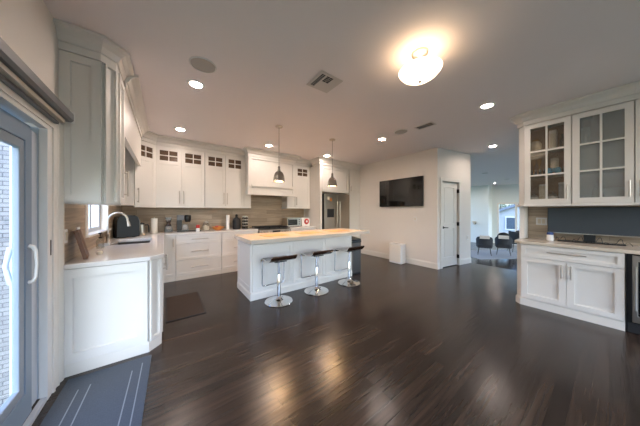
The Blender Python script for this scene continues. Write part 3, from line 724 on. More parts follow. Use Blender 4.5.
def shell(t, w, dep, z0, z1, cham=None):
    """open-fronted carcass"""
    MB().plate([0.0, 0.018, w-0.018, w], [z0, z0+0.02, z1-0.02, z1], lambda i, j: None if (i, j) == (1, 1) else 0.0, back=dep-0.012).build('body', 'cab', t)
    box('back_panel', 'brown_wood', t, 0.019, w-0.019, dep-0.011, dep-0.003, z0+0.021, z1-0.021)
SH = (1.46, 1.865, 2.235)
def glass_door(t, x0, x1, glass):
    mu = 0.020; rail = 0.062; a, c = x0+rail, x1-rail; pm = (a+c)/2; z0, z1 = Z0U, Z1U
    g0, g1 = z0+rail+0.005, z1-rail; s = (g1-g0)/3
    xs = [x0, a, pm-mu/2, pm+mu/2, c, x1]; zs = [z0, g0, g0+s-mu/2, g0+s+mu/2, g0+2*s-mu/2, g0+2*s+mu/2, g1, z1]
    d = MB().plate(xs, zs, lambda i, j: None if i in (1, 3) and j in (1, 3, 5) else -TH, back=-0.001).build('door', 'cab', t)
    box('glass', glass, d, a-0.004, c+0.004, -0.010, -0.006, g0-0.004, g1+0.004)
    return d
cd = XR-XU-0.004
t = thing('wall_cabinet', 'white wall cabinet with six-pane glass door showing stored ornaments and jars', 'cabinet', (XU, 0.762, 0), -90, GR)
shell(t, 0.462, cd, 1.44, 2.624)
for z in SH[1:]: box('shelf', 'cab', t, 0.019, 0.443, 0.02, cd-0.013, z-0.018, z)
MB().prism([(-0.002, 0.002), (-0.002, cd), (-0.075, cd), (-0.075, 0.07)], 1.44, 2.624).build('corner_panel', 'cab', t)
d = glass_door(t, 0.005, 0.458, 'glass_cab'); handle(d, 0.427, 1.60, 0.19)
crown(t, [(-0.077, 0.22), (-0.077, 0.052), (0.0, -0.021), (0.462, -0.021)]); light_rail(t, [(-0.077, 0.28), (-0.077, 0.068), (0.0, -0.002), (0.462, -0.002)])
t = thing('wall_cabinet', 'white wall cabinet with hazy six-pane glass door above the monitor', 'cabinet', (XU, 0.298, 0), -90, GR)
shell(t, 0.468, cd, 1.44, 2.624)
for z in SH[1:]: box('shelf', 'cab', t, 0.019, 0.449, 0.02, cd-0.013, z-0.018, z)
d = glass_door(t, 0.004, 0.465, 'glass_frost'); handle(d, 0.435, 1.60, 0.19)
crown(t, [(0, -0.021), (0.468, -0.021)]); light_rail(t, [(0, -0.002), (0.468, -0.002)])
t = thing('wall_cabinet', 'white wall cabinet cut off by the right edge of the photo', 'cabinet', (XU, -0.172, 0), -90, GR)
box('body', 'cab', t, 0, 0.62, 0, cd, 1.44, 2.624)
d = shaker(t, 'door', 0.004, 0.615, Z0U, Z1U); handle(d, 0.035, 1.60, 0.19)
crown(t, [(0, -0.021), (0.62, -0.021)]); light_rail(t, [(0, -0.002), (0.62, -0.002)])
o = MB().box(4.49, XR-0.014, 0.778, 0.836, 0.9115, 1.404).build('end_pilaster', 'cab', None)
tag(o, 'white upright end panel between the right worktop and the glass cabinet', 'panel')

# monitor on the right worktop
t = thing('monitor', 'very wide black monitor standing on the right worktop', 'monitor', (4.60, 0.16, 0.9115), -90)
box('housing', 'black', t, -0.385, 0.56, -0.01, 0.03, 0.11, 0.478, bevel=0.004)
box('screen', 'monitor', t, -0.378, 0.553, -0.0125, -0.0105, 0.125, 0.472)
box('bottom_bezel', 'steel', t, -0.385, 0.56, -0.014, -0.0105, 0.108, 0.121)
MB().box(-0.05, 0.05, -0.005, 0.012, 0.012, 0.125).box(-0.28, 0.28, -0.075, 0.05, 0, 0.0125).build('stand', 'black', t, bevel=0.003)
random.seed(4)
for k in range(4):
    pts = []; x0 = -0.32+0.165*k
    for i in range(13):
        a = i/12; pts.append((x0+0.145*a+0.006*math.sin(12*a+k), -0.10+0.010*math.sin(9*a+k*1.7), 0.004+0.085*math.sin(math.pi*a)*abs(math.sin(2.2*math.pi*a+0.6*k))))
    o = MB().tube(pts, 0.003, 6).build('power_cable', 'black', None, smooth=60); o.matrix_world = Matrix.Translation((4.60, 0.16, 0.912)) @ Matrix.Rotation(math.radians(-90), 4, 'Z')
    tag(o, 'thin black cable looping beneath the big monitor', 'cable', 'black cables beneath the monitor')
t = thing('desk_gadget', 'small white gadget with blue top beside the left edge of the monitor', 'gadget', (4.50, 0.51, 0.9115))
MB().lathe([(0,0),(0.033,0),(0.036,0.02),(0.034,0.085),(0,0.085)], seg=20).build('body', 'white', t, smooth=40)
MB().lathe([(0,0.086),(0.034,0.086),(0.034,0.112),(0.026,0.122),(0,0.122)], seg=20).build('cap', 'navy', t, smooth=40)

# wall plates
def plate(label, mtx, w=0.075, group='white wall plates', h=0.115, holes=1):
    t = thing('wall_plate', label, 'wall plate', (0,0,0), 0, group); t.matrix_world = mtx
    MB().box(-w/2, w/2, -0.006, 0, -h/2, h/2).build('cover', 'white', t, bevel=0.002)
    for k in range(holes):
        x = (k-(holes-1)/2)*0.046; box('rocker', 'cream', t, x-0.016, x+0.016, -0.0095, -0.0061, -0.034, 0.034)
    return t
R = lambda a: Matrix.Rotation(math.radians(a), 4, 'Z')
plate('white double wall plate on the wood-look tile beside the big monitor', Matrix.Translation((XR-0.0125, 0.625, 1.18)) @ R(-90), 0.12, holes=2)
plate('white outlet plate on the wall below the wall-mounted television', Matrix.Translation((XT-0.0005, 2.87, 1.14)) @ R(-90))
plate('white outlet plate on the left tile nearest the sliding door', Matrix.Translation((XL+0.0125, 2.665, 1.13)) @ R(90))
plate('white outlet plate on the left tile behind the leaning board', Matrix.Translation((XL+0.0125, 2.99, 1.13)) @ R(90))
plate('white switch plate on the wall right of the panelled door', PM @ Matrix.Translation((1.22, -0.0005, 0.66)))

# ------------------------------------------------------------------ wall television, air purifier
t = thing('television', 'black flat television mounted on the pale wall', 'television', (XT-0.012, 3.285, 1.825), -90)
box('housing', 'black', t, -0.635, 0.635, -0.045, 0.0, -0.365, 0.365, bevel=0.004)
box('screen', 'screen', t, -0.628, 0.628, -0.0475, -0.0455, -0.352, 0.358)
box('bracket', 'black_matte', t, -0.2, 0.2, 0.0005, 0.011, -0.15, 0.15)
t = thing('air_purifier', 'white boxy air purifier standing on the floor below the television', 'air purifier', (4.86, 3.25, 0), -90)
MB().prism(rrect(0.18, 0.11, 0.03), 0.012, 0.50).build('body', 'white', t, smooth=40, bevel=0.004)
MB().prism(rrect(0.165, 0.095, 0.03), 0.0, 0.011).build('foot', 'grille', t, smooth=40)
b = MB().box(-0.155, 0.155, -0.1125, -0.1105, 0.05, 0.47)
b.build('front_grille', 'paper', t)
for z in [0.08+0.03*k for k in range(13)]: pass
box('control_strip', 'grille', t, -0.10, 0.10, -0.06, 0.0, 0.501, 0.503)

# ------------------------------------------------------------------ ceiling fittings
GL = 'recessed ceiling lights'
def can(x, y, label, proto=[None]):
    if proto[0] is None:
        t = thing('recessed_light', label, 'ceiling light', (x, y, HC), 0, GL)
        MB().lathe([(0.059,-0.004),(0.066,-0.012),(0.088,-0.008),(0.092,-0.001),(0.059,-0.001),(0.059,-0.004)], seg=32).build('trim_ring', 'white', t, smooth=50)
        MB().lathe([(0,-0.003),(0.058,-0.003),(0.058,-0.0015),(0,-0.0015)], seg=32).build('lens', 'can_lens', t)
        proto[0] = t; return t
    return dup(proto[0], (x, y, HC), label)
def living_fill_can(x, y, label):  # unseen lamps added to brighten the living room
    t = can(x, y, label)
    for c in t.children:
        if c.name.startswith('lens'): c.data = c.data.copy(); c.data.materials[0] = M['living_fill_lens']
can(0.289, 2.81, 'lit recessed ceiling light beside the round speaker grille')
can(0.22, 4.52, 'lit recessed ceiling light over the angled corner cabinet')
can(1.874, 4.485, 'lit recessed ceiling light in front of the range hood')
can(3.44, 4.39, 'lit recessed ceiling light in front of the cabinet over the refrigerator')
can(3.55, 2.727, 'lit recessed ceiling light in front of the television, left of the far speaker grille')
can(3.60, 1.00, 'lit recessed ceiling light nearest the right wall cabinets')
can(5.95, 1.55, 'lit recessed ceiling light at the opening to the living room')
can(13.9, 3.54, 'tiny lit recessed light far away in the living room ceiling')
can(0.3, -0.6, 'recessed ceiling light near the rear end of the sliding door')
can(2.4, -1.2, 'recessed ceiling light close to the added rear openings of the kitchen')
for k, (x, y) in enumerate(((8.4, 0.6), (8.4, 5.0), (10.5, -0.5), (13.0, 0.8), (10.2, 5.2), (13.2, 5.6))): living_fill_can(x, y, 'added fill light in the living room ceiling, unseen from the kitchen, ' + ('nearest on the right', 'nearest on the left', 'second on the right', 'third on the right', 'second on the left', 'third on the left')[k])
def grille(x, y, r, label):
    t = thing('ceiling_speaker', label, 'speaker', (x, y, HC), 0, 'round ceiling speakers')
    MB().lathe([(r-0.008,-0.002),(r-0.006,-0.010),(r,-0.007),(r+0.003,-0.001),(r-0.008,-0.001)], seg=36).build('rim', 'white', t, smooth=50)
    MB().lathe([(0,-0.007),(r-0.009,-0.006),(r-0.009,-0.001),(0,-0.001)], seg=36).build('grille', 'grille', t, smooth=50)
grille(0.308, 2.40, 0.118, 'large round grey ceiling speaker near the left wall cabinet')
grille(3.50, 2.263, 0.118, 'round ceiling speaker between the recessed light and the small vent')
grille(9.93, 2.83, 0.11, 'round grey speaker far off in the living room ceiling')
grille(12.6, 2.77, 0.11, 'small round speaker deepest in the living room ceiling')
def vent(x, y, rz, w, d, label, holes):
    t = thing('ceiling_vent', label, 'vent', (x, y, HC), rz, 'ceiling air vents')
    hs = [[(a0,c0),(a1,c0),(a1,c1),(a0,c1)] for a0, a1, c0, c1 in holes]
    MB().flat([(-w,-d),(w,-d),(w,d),(-w,d)], hs, -0.010, -0.004).build('frame', 'vent', t, bevel=0.002)
    box('duct_shade', 'dark', t, -w+.012, w-.012, -d+.012, d-.012, -0.003, -0.001)  # flat dark sheet standing in for the shaded depth of the duct
    for a0, a1, c0, c1 in holes:
        b = MB(); n = max(2, int((c1-c0)/0.022))
        for k in range(1, n):
            yy = c0+(c1-c0)*k/n; b.box(a0-0.002, a1+0.002, yy-0.0015, yy+0.0015, -0.0085, -0.0035)
        b.box((a0+a1)/2-0.002, (a0+a1)/2+0.002, c0-0.001, c1+0.001, -0.0075, -0.0045)
        b.build('louvres', 'grille', t)
vent(1.46, 1.91, 0, 0.15, 0.15, 'square white ceiling vent with dark louvred slots in the middle of the ceiling', [(-0.115,-0.065,-0.115,0.115), (-0.045,0.04,-0.115,-0.01)])
vent(3.585, 1.862, 0, 0.09, 0.15, 'small dark ceiling vent between the speaker grille and the television wall', [(-0.06,0.06,-0.125,0.125)])

# flush bowl lamp
t = thing('ceiling_lamp', 'glowing frosted glass bowl lamp hanging close to the ceiling', 'ceiling light', (1.90, 1.035, HC))
MB().lathe([(0,-0.001),(0.07,-0.001),(0.07,-0.018),(0.055,-0.028),(0.012,-0.03),(0.012,-0.24),(0,-0.24)], seg=28).build('canopy', 'nickel', t, smooth=40)
bp = [(p*0.86, z-0.035) for p, z in [(0.0,-0.225),(0.06,-0.221),(0.12,-0.205),(0.17,-0.178),(0.205,-0.145),(0.215,-0.128),(0.208,-0.128),(0.198,-0.142),(0.165,-0.171),(0.118,-0.197),(0.06,-0.213),(0.0,-0.217)]]
MB().lathe(bp, seg=40).build('bowl', 'bowl', t, smooth=60)
MB().lathe([(0,-0.276),(0.012,-0.272),(0.014,-0.262),(0,-0.2605)], seg=16).build('finial', 'nickel', t, smooth=60)
for a in (30, 210):
    x, y = 0.075*math.cos(math.radians(a)), 0.075*math.sin(math.radians(a))
    MB().lathe([(0,-0.16),(0.02,-0.152),(0.026,-0.132),(0.02,-0.112),(0.010,-0.095),(0.010,-0.08),(0,-0.08)], (x, y, 0), 14).build('bulb', 'bulb', t, smooth=60)

# pendants
GP = 'small bell pendants over the island'
t = thing('pendant_lamp', 'small nickel bell pendant over the left half of the island', 'pendant light', (1.59, 3.37, HC), 0, GP)
MB().lathe([(0,-0.001),(0.062,-0.001),(0.062,-0.012),(0.05,-0.022),(0.009,-0.026),(0,-0.026)], seg=28).build('canopy', 'nickel', t, smooth=40)
MB().lathe([(0.0045,-0.02),(0.0045,-0.70),(0,-0.70)], seg=10).build('rod', 'pendant_nickel', t, smooth=40)
MB().lathe([(0,-0.69),(0.014,-0.69),(0.02,-0.70),(0.02,-0.745),(0.026,-0.752),(0.026,-0.775),(0,-0.775)], seg=20).build('socket', 'pendant_nickel', t, smooth=40)
sh = [(0.024,-0.770),(0.042,-0.779),(0.062,-0.797),(0.078,-0.825),(0.088,-0.86),(0.095,-0.91),(0.099,-0.948),(0.102,-0.952),(0.096,-0.952),(0.092,-0.91),(0.084,-0.86),(0.075,-0.827),(0.059,-0.80),(0.04,-0.783),(0.024,-0.776)]
MB().lathe(sh, seg=32).build('lamp_shade', 'pendant_nickel', t, smooth=60)
MB().lathe([(0,-0.935),(0.07,-0.928),(0.078,-0.918),(0,-0.910)], seg=24).build('bulb', 'pendant_lens', t, smooth=60)
dup(t, (2.76, 3.345, HC), 'small nickel bell pendant over the right half of the island')

# ------------------------------------------------------------------ mats
t = thing('door_mat', 'grey blue striped mat on the floor by the sliding door', 'mat', (-0.385, 1.55, 0.0), -1.5)
box('pile', 'mat_grey', t, -0.255, 0.262, -0.95, 0.965, 0.0, 0.010)
for x, y1 in ((-0.155, 0.78), (-0.095, 0.80), (0.145, 0.80), (0.205, 0.87)):
    box('stripe', 'mat_line', t, x-0.0035, x+0.0035, -0.86, y1, 0.0101, 0.0115)
t = thing('sink_rug', 'dark brown rug on the floor in front of the sink', 'rug', (0.225, 3.58, 0), 0)
box('pile', 'rug_dark', t, -0.20, 0.20, -0.43, 0.43, 0, 0.010); MB().flat([(-0.215,-0.445),(0.215,-0.445),(0.215,0.445),(-0.215,0.445)], [[(-0.2,-0.43),(0.2,-0.43),(0.2,0.43),(-0.2,0.43)]], 0, 0.009).build('border', 'black_matte', t)

# ------------------------------------------------------------------ things on the counters
ZC = 0.911
def lathe_thing(name, label, cat, loc, parts, group=None):
    t = thing(name, label, cat, loc, 0, group)
    for pn, prof, m in parts: MB().lathe(prof, seg=24).build(pn, m, t, smooth=40)
    return t
# leaning board
b = MB().box(-0.014, 0.014, -0.10, 0.10, 0, 0.26)
o = b.build('cutting_board', 'oak', None, bevel=0.003); o.rotation_euler = (0, math.radians(-13), math.radians(8)); o.location = (-0.578, 2.83, ZC+0.004)
tag(o, 'brown wooden board leaning against the left tile wall on the worktop', 'cutting board')
o = MB().lathe([(0,0),(0.018,0),(0.024,0.012),(0.022,0.026),(0.012,0.034),(0,0.036)], seg=16).build('pebble_ornament', 'cream', None, smooth=60, loc=(-0.52, 2.98, ZC))
tag(o, 'small cream pebble-like ornament beside the leaning board', 'ornament')
lathe_thing('soap_dispenser', 'clear soap bottle with dark pump beside the sink tap', 'soap dispenser', (-0.60, 3.46, ZC),
    [('bottle', [(0,0),(0.032,0),(0.034,0.01),(0.034,0.09),(0.014,0.115),(0,0.115)], 'glass_cab'), ('pump', [(0,0.116),(0.014,0.116),(0.014,0.13),(0.005,0.132),(0.005,0.165),(0.016,0.168),(0.016,0.178),(0,0.18)], 'iron')])
o = MB().prism(rrect(0.05, 0.035, 0.012), 0, 0.03).build('sponge', 'grey_box', None, loc=(-0.60, 3.66, ZC)); tag(o, 'small grey sponge lying between the soap bottle and the faucet', 'sponge')
# air fryer / bread maker
t = thing('air_fryer', 'large black rounded countertop air fryer behind the faucet', 'kitchen appliance', (-0.535, 4.70, ZC), 18)
MB().extr([(-0.125,0.012),(0.16,0.012),(0.165,0.05),(0.16,0.27),(0.14,0.335),(0.10,0.36),(-0.06,0.36),(-0.10,0.335),(-0.12,0.27),(-0.125,0.05)], 'y', -0.15, 0.14).build('body', 'black', t, smooth=30, bevel=0.008)
for x in (-0.1, 0.1): box('foot', 'black_matte', t, x-0.02, x+0.02, -0.09, 0.11, 0, 0.0115)
box('front_plate', 'steel', t, 0.1665, 0.172, -0.12, 0.12, 0.05, 0.28)
t = lathe_thing('coffee_pot', 'steel coffee pot with black handle beside the black air fryer', 'coffee pot', (-0.33, 4.90, ZC),
    [('body', [(0,0),(0.05,0),(0.055,0.01),(0.05,0.10),(0.042,0.19),(0,0.19)], 'steel'), ('lid', [(0,0.191),(0.042,0.191),(0.036,0.215),(0.01,0.222),(0,0.232)], 'black')])
MB().tube([(0.044,0,0.18),(0.085,0,0.185),(0.095,0,0.15),(0.10,0,0.05)], 0.010, 8).build('handle', 'black', t, smooth=60)
t = lathe_thing('paper_towel', 'white paper towel roll standing upright in the counter corner', 'paper towel', (-0.165, 5.18, ZC),
    [('base', [(0,0),(0.07,0),(0.07,0.01),(0,0.01)], 'nickel'), ('roll', [(0.012,0.011),(0.052,0.011),(0.052,0.285),(0.012,0.285)], 'paper'), ('post', [(0,0.0105),(0.008,0.0105),(0.008,0.31),(0,0.31)], 'nickel')])
t = lathe_thing('pour_over_carafe', 'hourglass coffee carafe with a dark collar', 'carafe', (0.06, 5.24, ZC),
    [('glass_body', [(0,0.0),(0.062,0.0),(0.07,0.02),(0.066,0.08),(0.045,0.135),(0.026,0.17),(0.024,0.185),(0.04,0.23),(0.062,0.30),(0.058,0.30),(0.036,0.23),(0.019,0.185),(0,0.18)], 'glass_frost'),
     ('coffee', [(0,0.004),(0.058,0.004),(0.064,0.02),(0.061,0.07),(0,0.07)], 'walnut'), ('collar', [(0.05,0.13),(0.053,0.13),(0.033,0.172),(0.031,0.19),(0.048,0.235),(0.045,0.235),(0.028,0.19),(0.029,0.17),(0.05,0.13)], 'walnut')])
t = thing('coffee_maker', 'black drip coffee maker on the back counter', 'coffee maker', (0.30, 5.24, ZC))
box('base_plate', 'black', t, -0.10, 0.10, -0.10, 0.12, 0, 0.03, bevel=0.004)
box('tower', 'black', t, -0.10, -0.015, -0.02, 0.11, 0.0305, 0.24, bevel=0.004)
box('water_tank', 'blind', t, -0.10, 0.02, -0.06, 0.11, 0.2405, 0.345, bevel=0.006)
MB().lathe([(0,0.20),(0.045,0.20),(0.062,0.25),(0.062,0.33),(0.05,0.345),(0,0.345)], (0.09,0.0,0), 20).build('filter_basket', 'black', t, smooth=40)
MB().lathe([(0,0.031),(0.055,0.031),(0.06,0.06),(0.05,0.12),(0.035,0.15),(0,0.15)], (0.045,-0.04,0), 20).build('glass_jug', 'glass_frost', t, smooth=40)
o = MB().prism(rrect(0.11, 0.09, 0.01), 0, 0.018).build('serving_tray', 'black_matte', None, loc=(0.52, 5.28, ZC)); tag(o, 'flat black tray between the coffee maker and the red tin', 'tray')
t = lathe_thing('spice_tin', 'small red and white tin on the back counter', 'tin', (0.56, 5.10, ZC),
    [('can', [(0,0),(0.035,0),(0.035,0.07),(0,0.07)], 'white'), ('top_half', [(0,0.0705),(0.035,0.0705),(0.035,0.13),(0.028,0.14),(0,0.14)], 'red')])
t = lathe_thing('glass_jar', 'clear glass jar with pale contents between the red tin and the orange bowl', 'jar', (0.73, 5.24, ZC),
    [('jar_body', [(0,0),(0.06,0),(0.072,0.03),(0.07,0.13),(0.045,0.17),(0.042,0.17),(0,0.165)], 'glass_cab'), ('contents', [(0,0.006),(0.055,0.006),(0.066,0.03),(0.064,0.10),(0,0.115)], 'cream'), ('lid', [(0,0.171),(0.048,0.171),(0.048,0.19),(0.012,0.2),(0.012,0.215),(0,0.22)], 'steel')])
t = lathe_thing('fruit_bowl', 'shallow orange bowl on the back counter', 'bowl', (0.965, 5.20, ZC),
    [('bowl', [(0,0),(0.06,0),(0.065,0.012),(0.10,0.03),(0.135,0.075),(0.128,0.078),(0.095,0.042),(0.06,0.02),(0,0.018)], 'orange')])
for k, (x, y) in enumerate(((0.93, 5.19), (1.0, 5.21), (0.965, 5.25))):
    o = MB().lathe([(0,0.0),(0.02,0.005),(0.033,0.022),(0.035,0.04),(0.026,0.06),(0.008,0.066),(0,0.064)], seg=16).build('fruit', ['red', 'orange', 'red'][k], None, smooth=60, loc=(x, y, ZC+0.034))
    tag(o, ['red fruit on the left in the orange bowl', 'orange fruit on the right in the orange bowl', 'red fruit at the back of the orange bowl'][k], 'fruit', 'fruit in the orange bowl')
lathe_thing('glass_vase', 'tall slim pale glass cylinder vase left of the black jug', 'vase', (1.185, 5.26, ZC), [('vase', [(0,0),(0.035,0),(0.037,0.01),(0.037,0.335),(0.032,0.335),(0.032,0.02),(0,0.018)], 'white')])
t = lathe_thing('jug', 'dark round-shouldered jug with stopper beside the spice rack', 'jug', (1.38, 5.25, ZC),
    [('body', [(0,0),(0.08,0),(0.088,0.02),(0.088,0.19),(0.075,0.24),(0.035,0.275),(0.026,0.285),(0.026,0.31),(0,0.31)], 'black_matte'), ('stopper', [(0,0.311),(0.03,0.311),(0.03,0.33),(0.018,0.35),(0,0.352)], 'iron')])
t = thing('spice_rack', 'black revolving spice rack packed with small capped jars', 'spice rack', (1.575, 5.24, ZC))
MB().lathe([(0,0),(0.075,0),(0.075,0.012),(0.012,0.014),(0.012,0.31),(0.03,0.315),(0,0.32)], seg=20).build('stand', 'black', t, smooth=40)
jn = 0
jar0 = None
for k in range(4):
    for a in range(6):
        an = math.radians(60*a+10); x, y, z = 1.575+0.052*math.cos(an), 5.24+0.052*math.sin(an), ZC+0.016+0.072*k
        if jar0 is None:
            jar0 = thing('spice_jar', 'small dark spice jar with silver cap held in the revolving spice rack', 'jar', (x, y, z), 0, 'spice jars in the rack')
            MB().lathe([(0,0),(0.02,0),(0.021,0.045),(0,0.045)], seg=12).build('jar', 'iron', jar0, smooth=40)
            MB().lathe([(0,0.0455),(0.021,0.0455),(0.021,0.066),(0,0.066)], seg=12).build('cap', 'chrome', jar0, smooth=40)
        else: dup(jar0, (x, y, z), 'small dark spice jar with silver cap held in the revolving spice rack')
t = thing('toaster_oven', 'steel toaster oven on the counter right of the range', 'toaster oven', (2.87, 5.25, ZC))
box('body', 'steel', t, -0.21, 0.21, -0.13, 0.16, 0.015, 0.245, bevel=0.006)
box('door_glass', 'screen', t, -0.19, 0.10, -0.135, -0.1305, 0.045, 0.215)
MB().tube([(-0.17,-0.155,0.205),(0.08,-0.155,0.205)], 0.007, 8).build('handle', 'chrome', t, smooth=50)
for z in (0.07, 0.13, 0.19): MB().lathe([(0,-0.018),(0.014,-0.018),(0.016,0),(0,0)], (0.155,-0.131,z), 12, 'y').build('knob', 'black', t, smooth=40)
for x in (-0.17, 0.17): box('foot', 'black_matte', t, x-0.015, x+0.015, -0.10, 0.13, 0, 0.0145)
t = thing('stand_timer', 'white rounded box with a big red dial right of the toaster oven', 'kitchen timer', (3.25, 5.17, ZC))
MB().extr([(-0.12,0.0),(0.12,0.0),(0.135,0.03),(0.135,0.19),(0.10,0.235),(-0.10,0.235),(-0.135,0.19),(-0.135,0.03)], 'y', -0.05, 0.10).build('body', 'white', t, smooth=30, bevel=0.006)
MB().lathe([(0,-0.062),(0.07,-0.060),(0.082,-0.051),(0,-0.051)], (0.02, 0, 0.13), 24, 'y').build('dial', 'red', t, smooth=40)
MB().lathe([(0,-0.068),(0.026,-0.066),(0.03,-0.0625),(0,-0.0625)], (0.02, 0, 0.13), 16, 'y').build('dial_centre', 'white', t, smooth=40)

# ------------------------------------------------------------------ things inside the glass cabinet
XG = 4.56
GI = 'things kept in the glass cabinet'
def jar(name, label, cat, y, z, prof, m, cap=None, x=XG):
    t = thing(name, label, cat, (x, y, z+0.001), 0, GI)
    MB().lathe(prof, seg=18).build('body', m, t, smooth=40)
    if cap: MB().lathe(cap[0], seg=18).build('lid', cap[1], t, smooth=40)
    return t
SH0, SH1, SH2 = 1.46, 1.865, 2.235
jar('ginger_jar', 'round glass jar with gold lid on the top shelf of the glass cabinet', 'jar', 0.665, SH2, [(0,0),(0.045,0),(0.06,0.04),(0.06,0.12),(0.035,0.16),(0,0.16)], 'cream', ([(0,0.161),(0.036,0.161),(0.036,0.185),(0.01,0.195),(0,0.21)], 'gold'))
t = thing('gift_box', 'tall white box on the top shelf of the glass cabinet', 'box', (XG, 0.485, SH2+0.001), 0, GI)
box('carton', 'paper', t, -0.05, 0.05, -0.038, 0.038, 0, 0.27, bevel=0.002); box('sleeve', 'cream', t, -0.052, -0.0505, -0.03, 0.03, 0.02, 0.22)
jar('brown_bottle', 'dark brown bottle right of the tall white box on the top shelf', 'bottle', 0.395, SH2, [(0,0),(0.03,0),(0.032,0.01),(0.032,0.11),(0.014,0.15),(0.012,0.2),(0,0.2)], 'walnut')
for k, y in enumerate((0.695, 0.635)):
    jar('gold_goblet', ['gold goblet at the left on the middle shelf of the glass cabinet', 'gold goblet right next to the first goblet on the middle shelf'][k], 'goblet', y, SH1, [(0,0.0),(0.022,0.0),(0.022,0.006),(0.006,0.02),(0.006,0.16),(0.014,0.18),(0.026,0.20),(0.03,0.26),(0.026,0.26),(0.022,0.21),(0,0.19)], 'gold', x=XG+0.05)
for k, y in enumerate((0.70, 0.655, 0.61, 0.565)):
    jar('ornament_jar', ['small dark jar, first from the left in the middle shelf row', 'small dark jar, second from the left in the middle shelf row', 'small dark jar, third from the left in the middle shelf row', 'small dark jar, fourth from the left in the middle shelf row'][k], 'jar', y, SH1, [(0,0),(0.016,0),(0.018,0.03),(0.012,0.06),(0,0.06)], 'black', ([(0,0.0605),(0.013,0.0605),(0.013,0.09),(0,0.092)], 'chrome'), x=XG-0.06)
jar('pillar_candle', 'white pillar candle on the middle shelf behind the blue bow', 'candle', 0.475, SH1, [(0,0),(0.042,0),(0.042,0.24),(0.036,0.246),(0,0.24)], 'cream', x=XG+0.03)
t = thing('ribbon_bow', 'pale blue ribbon bow on the middle shelf of the glass cabinet', 'bow', (XG-0.06, 0.475, SH1+0.001), 0, GI)
for s in (-1, 1):
    MB().lathe([(0.0,0.0),(0.02,0.006),(0.036,0.035),(0.034,0.07),(0.018,0.095),(0,0.10)], (0, s*0.042, 0.0), 14).build('loop', 'blue', t, smooth=60)
MB().lathe([(0,0.03),(0.018,0.04),(0.022,0.06),(0.018,0.08),(0,0.09)], (-0.02,0,0), 12).build('knot', 'blue', t, smooth=60)
jar('ornament_jar', 'small dark jar right of the blue bow on the middle shelf', 'jar', 0.375, SH1, [(0,0),(0.02,0),(0.022,0.05),(0.014,0.08),(0,0.08)], 'black', ([(0,0.0805),(0.015,0.0805),(0.015,0.10),(0,0.102)], 'chrome'), x=XG-0.05)
jar('ceramic_jar', 'squat white jar at the left of the bottom shelf in the glass cabinet', 'jar', 0.675, SH0, [(0,0),(0.042,0),(0.048,0.03),(0.045,0.09),(0,0.09)], 'white', ([(0,0.091),(0.044,0.091),(0.03,0.115),(0.01,0.125),(0,0.135)], 'steel'), x=XG-0.04)
jar('canister', 'tall cream canister on the bottom shelf of the glass cabinet', 'canister', 0.59, SH0, [(0,0),(0.04,0),(0.04,0.25),(0,0.25)], 'cream', ([(0,0.251),(0.042,0.251),(0.042,0.275),(0,0.28)], 'white'))
jar('ceramic_jar', 'wide white jar in the middle of the bottom shelf in the glass cabinet', 'jar', 0.485, SH0, [(0,0),(0.045,0),(0.05,0.03),(0.048,0.09),(0,0.09)], 'white', ([(0,0.091),(0.046,0.091),(0.03,0.125),(0.012,0.135),(0,0.16)], 'steel'), x=XG-0.04)
jar('canister', 'tall grey-white canister at the right of the bottom shelf in the glass cabinet', 'canister', 0.40, SH0, [(0,0),(0.034,0),(0.034,0.26),(0,0.26)], 'grey_box', ([(0,0.261),(0.036,0.261),(0.036,0.285),(0,0.29)], 'white'))
GH = 'things behind the hazy glass'
t = thing('storage_box', 'brown storage box filling the top shelf behind the hazy glass', 'box', (4.60, 0.04, SH2+0.001), 0, GH)
box('carton', 'brown_wood', t, -0.09, 0.09, -0.17, 0.09, 0, 0.33, bevel=0.004); box('lid', 'brown_wood', t, -0.095, 0.095, -0.175, 0.095, 0.331, 0.35, bevel=0.003)
t = thing('storage_box', 'pale grey storage box filling the middle shelf behind the hazy glass', 'box', (4.60, 0.065, SH1+0.001), 0, GH)
box('carton', 'grey_box', t, -0.09, 0.08, -0.20, 0.20, 0, 0.31, bevel=0.004); box('lid', 'grey_box', t, -0.095, 0.085, -0.204, 0.204, 0.311, 0.335, bevel=0.003)
t = jar('dark_bottle', 'pale bottle standing behind the hazy glass on the bottom shelf', 'bottle', 0.10, SH0, [(0,0),(0.035,0),(0.037,0.01),(0.037,0.15),(0.016,0.20),(0.014,0.25),(0,0.25)], 'cream'); t['group'] = GH
t = jar('mixing_bowl', 'white bowl behind the hazy glass on the bottom shelf', 'bowl', -0.035, SH0, [(0,0),(0.05,0),(0.055,0.01),(0.085,0.12),(0.09,0.17),(0.084,0.17),(0.05,0.02),(0,0.016)], 'white'); t['group'] = GH
t = jar('small_cup', 'small white cup on the top shelf behind the hazy glass', 'cup', 0.19, SH2, [(0,0),(0.03,0),(0.038,0.08),(0.042,0.22),(0.038,0.22),(0.034,0.08),(0,0.01)], 'white'); t['group'] = GH

# ------------------------------------------------------------------ living room
GC = 'dark lounge chairs in the living room'
ch = thing('lounge_chair', 'charcoal lounge chair seen from behind, left one in the living room', 'lounge chair', (10.80, 3.10, LOW+0.016), -72, GC)
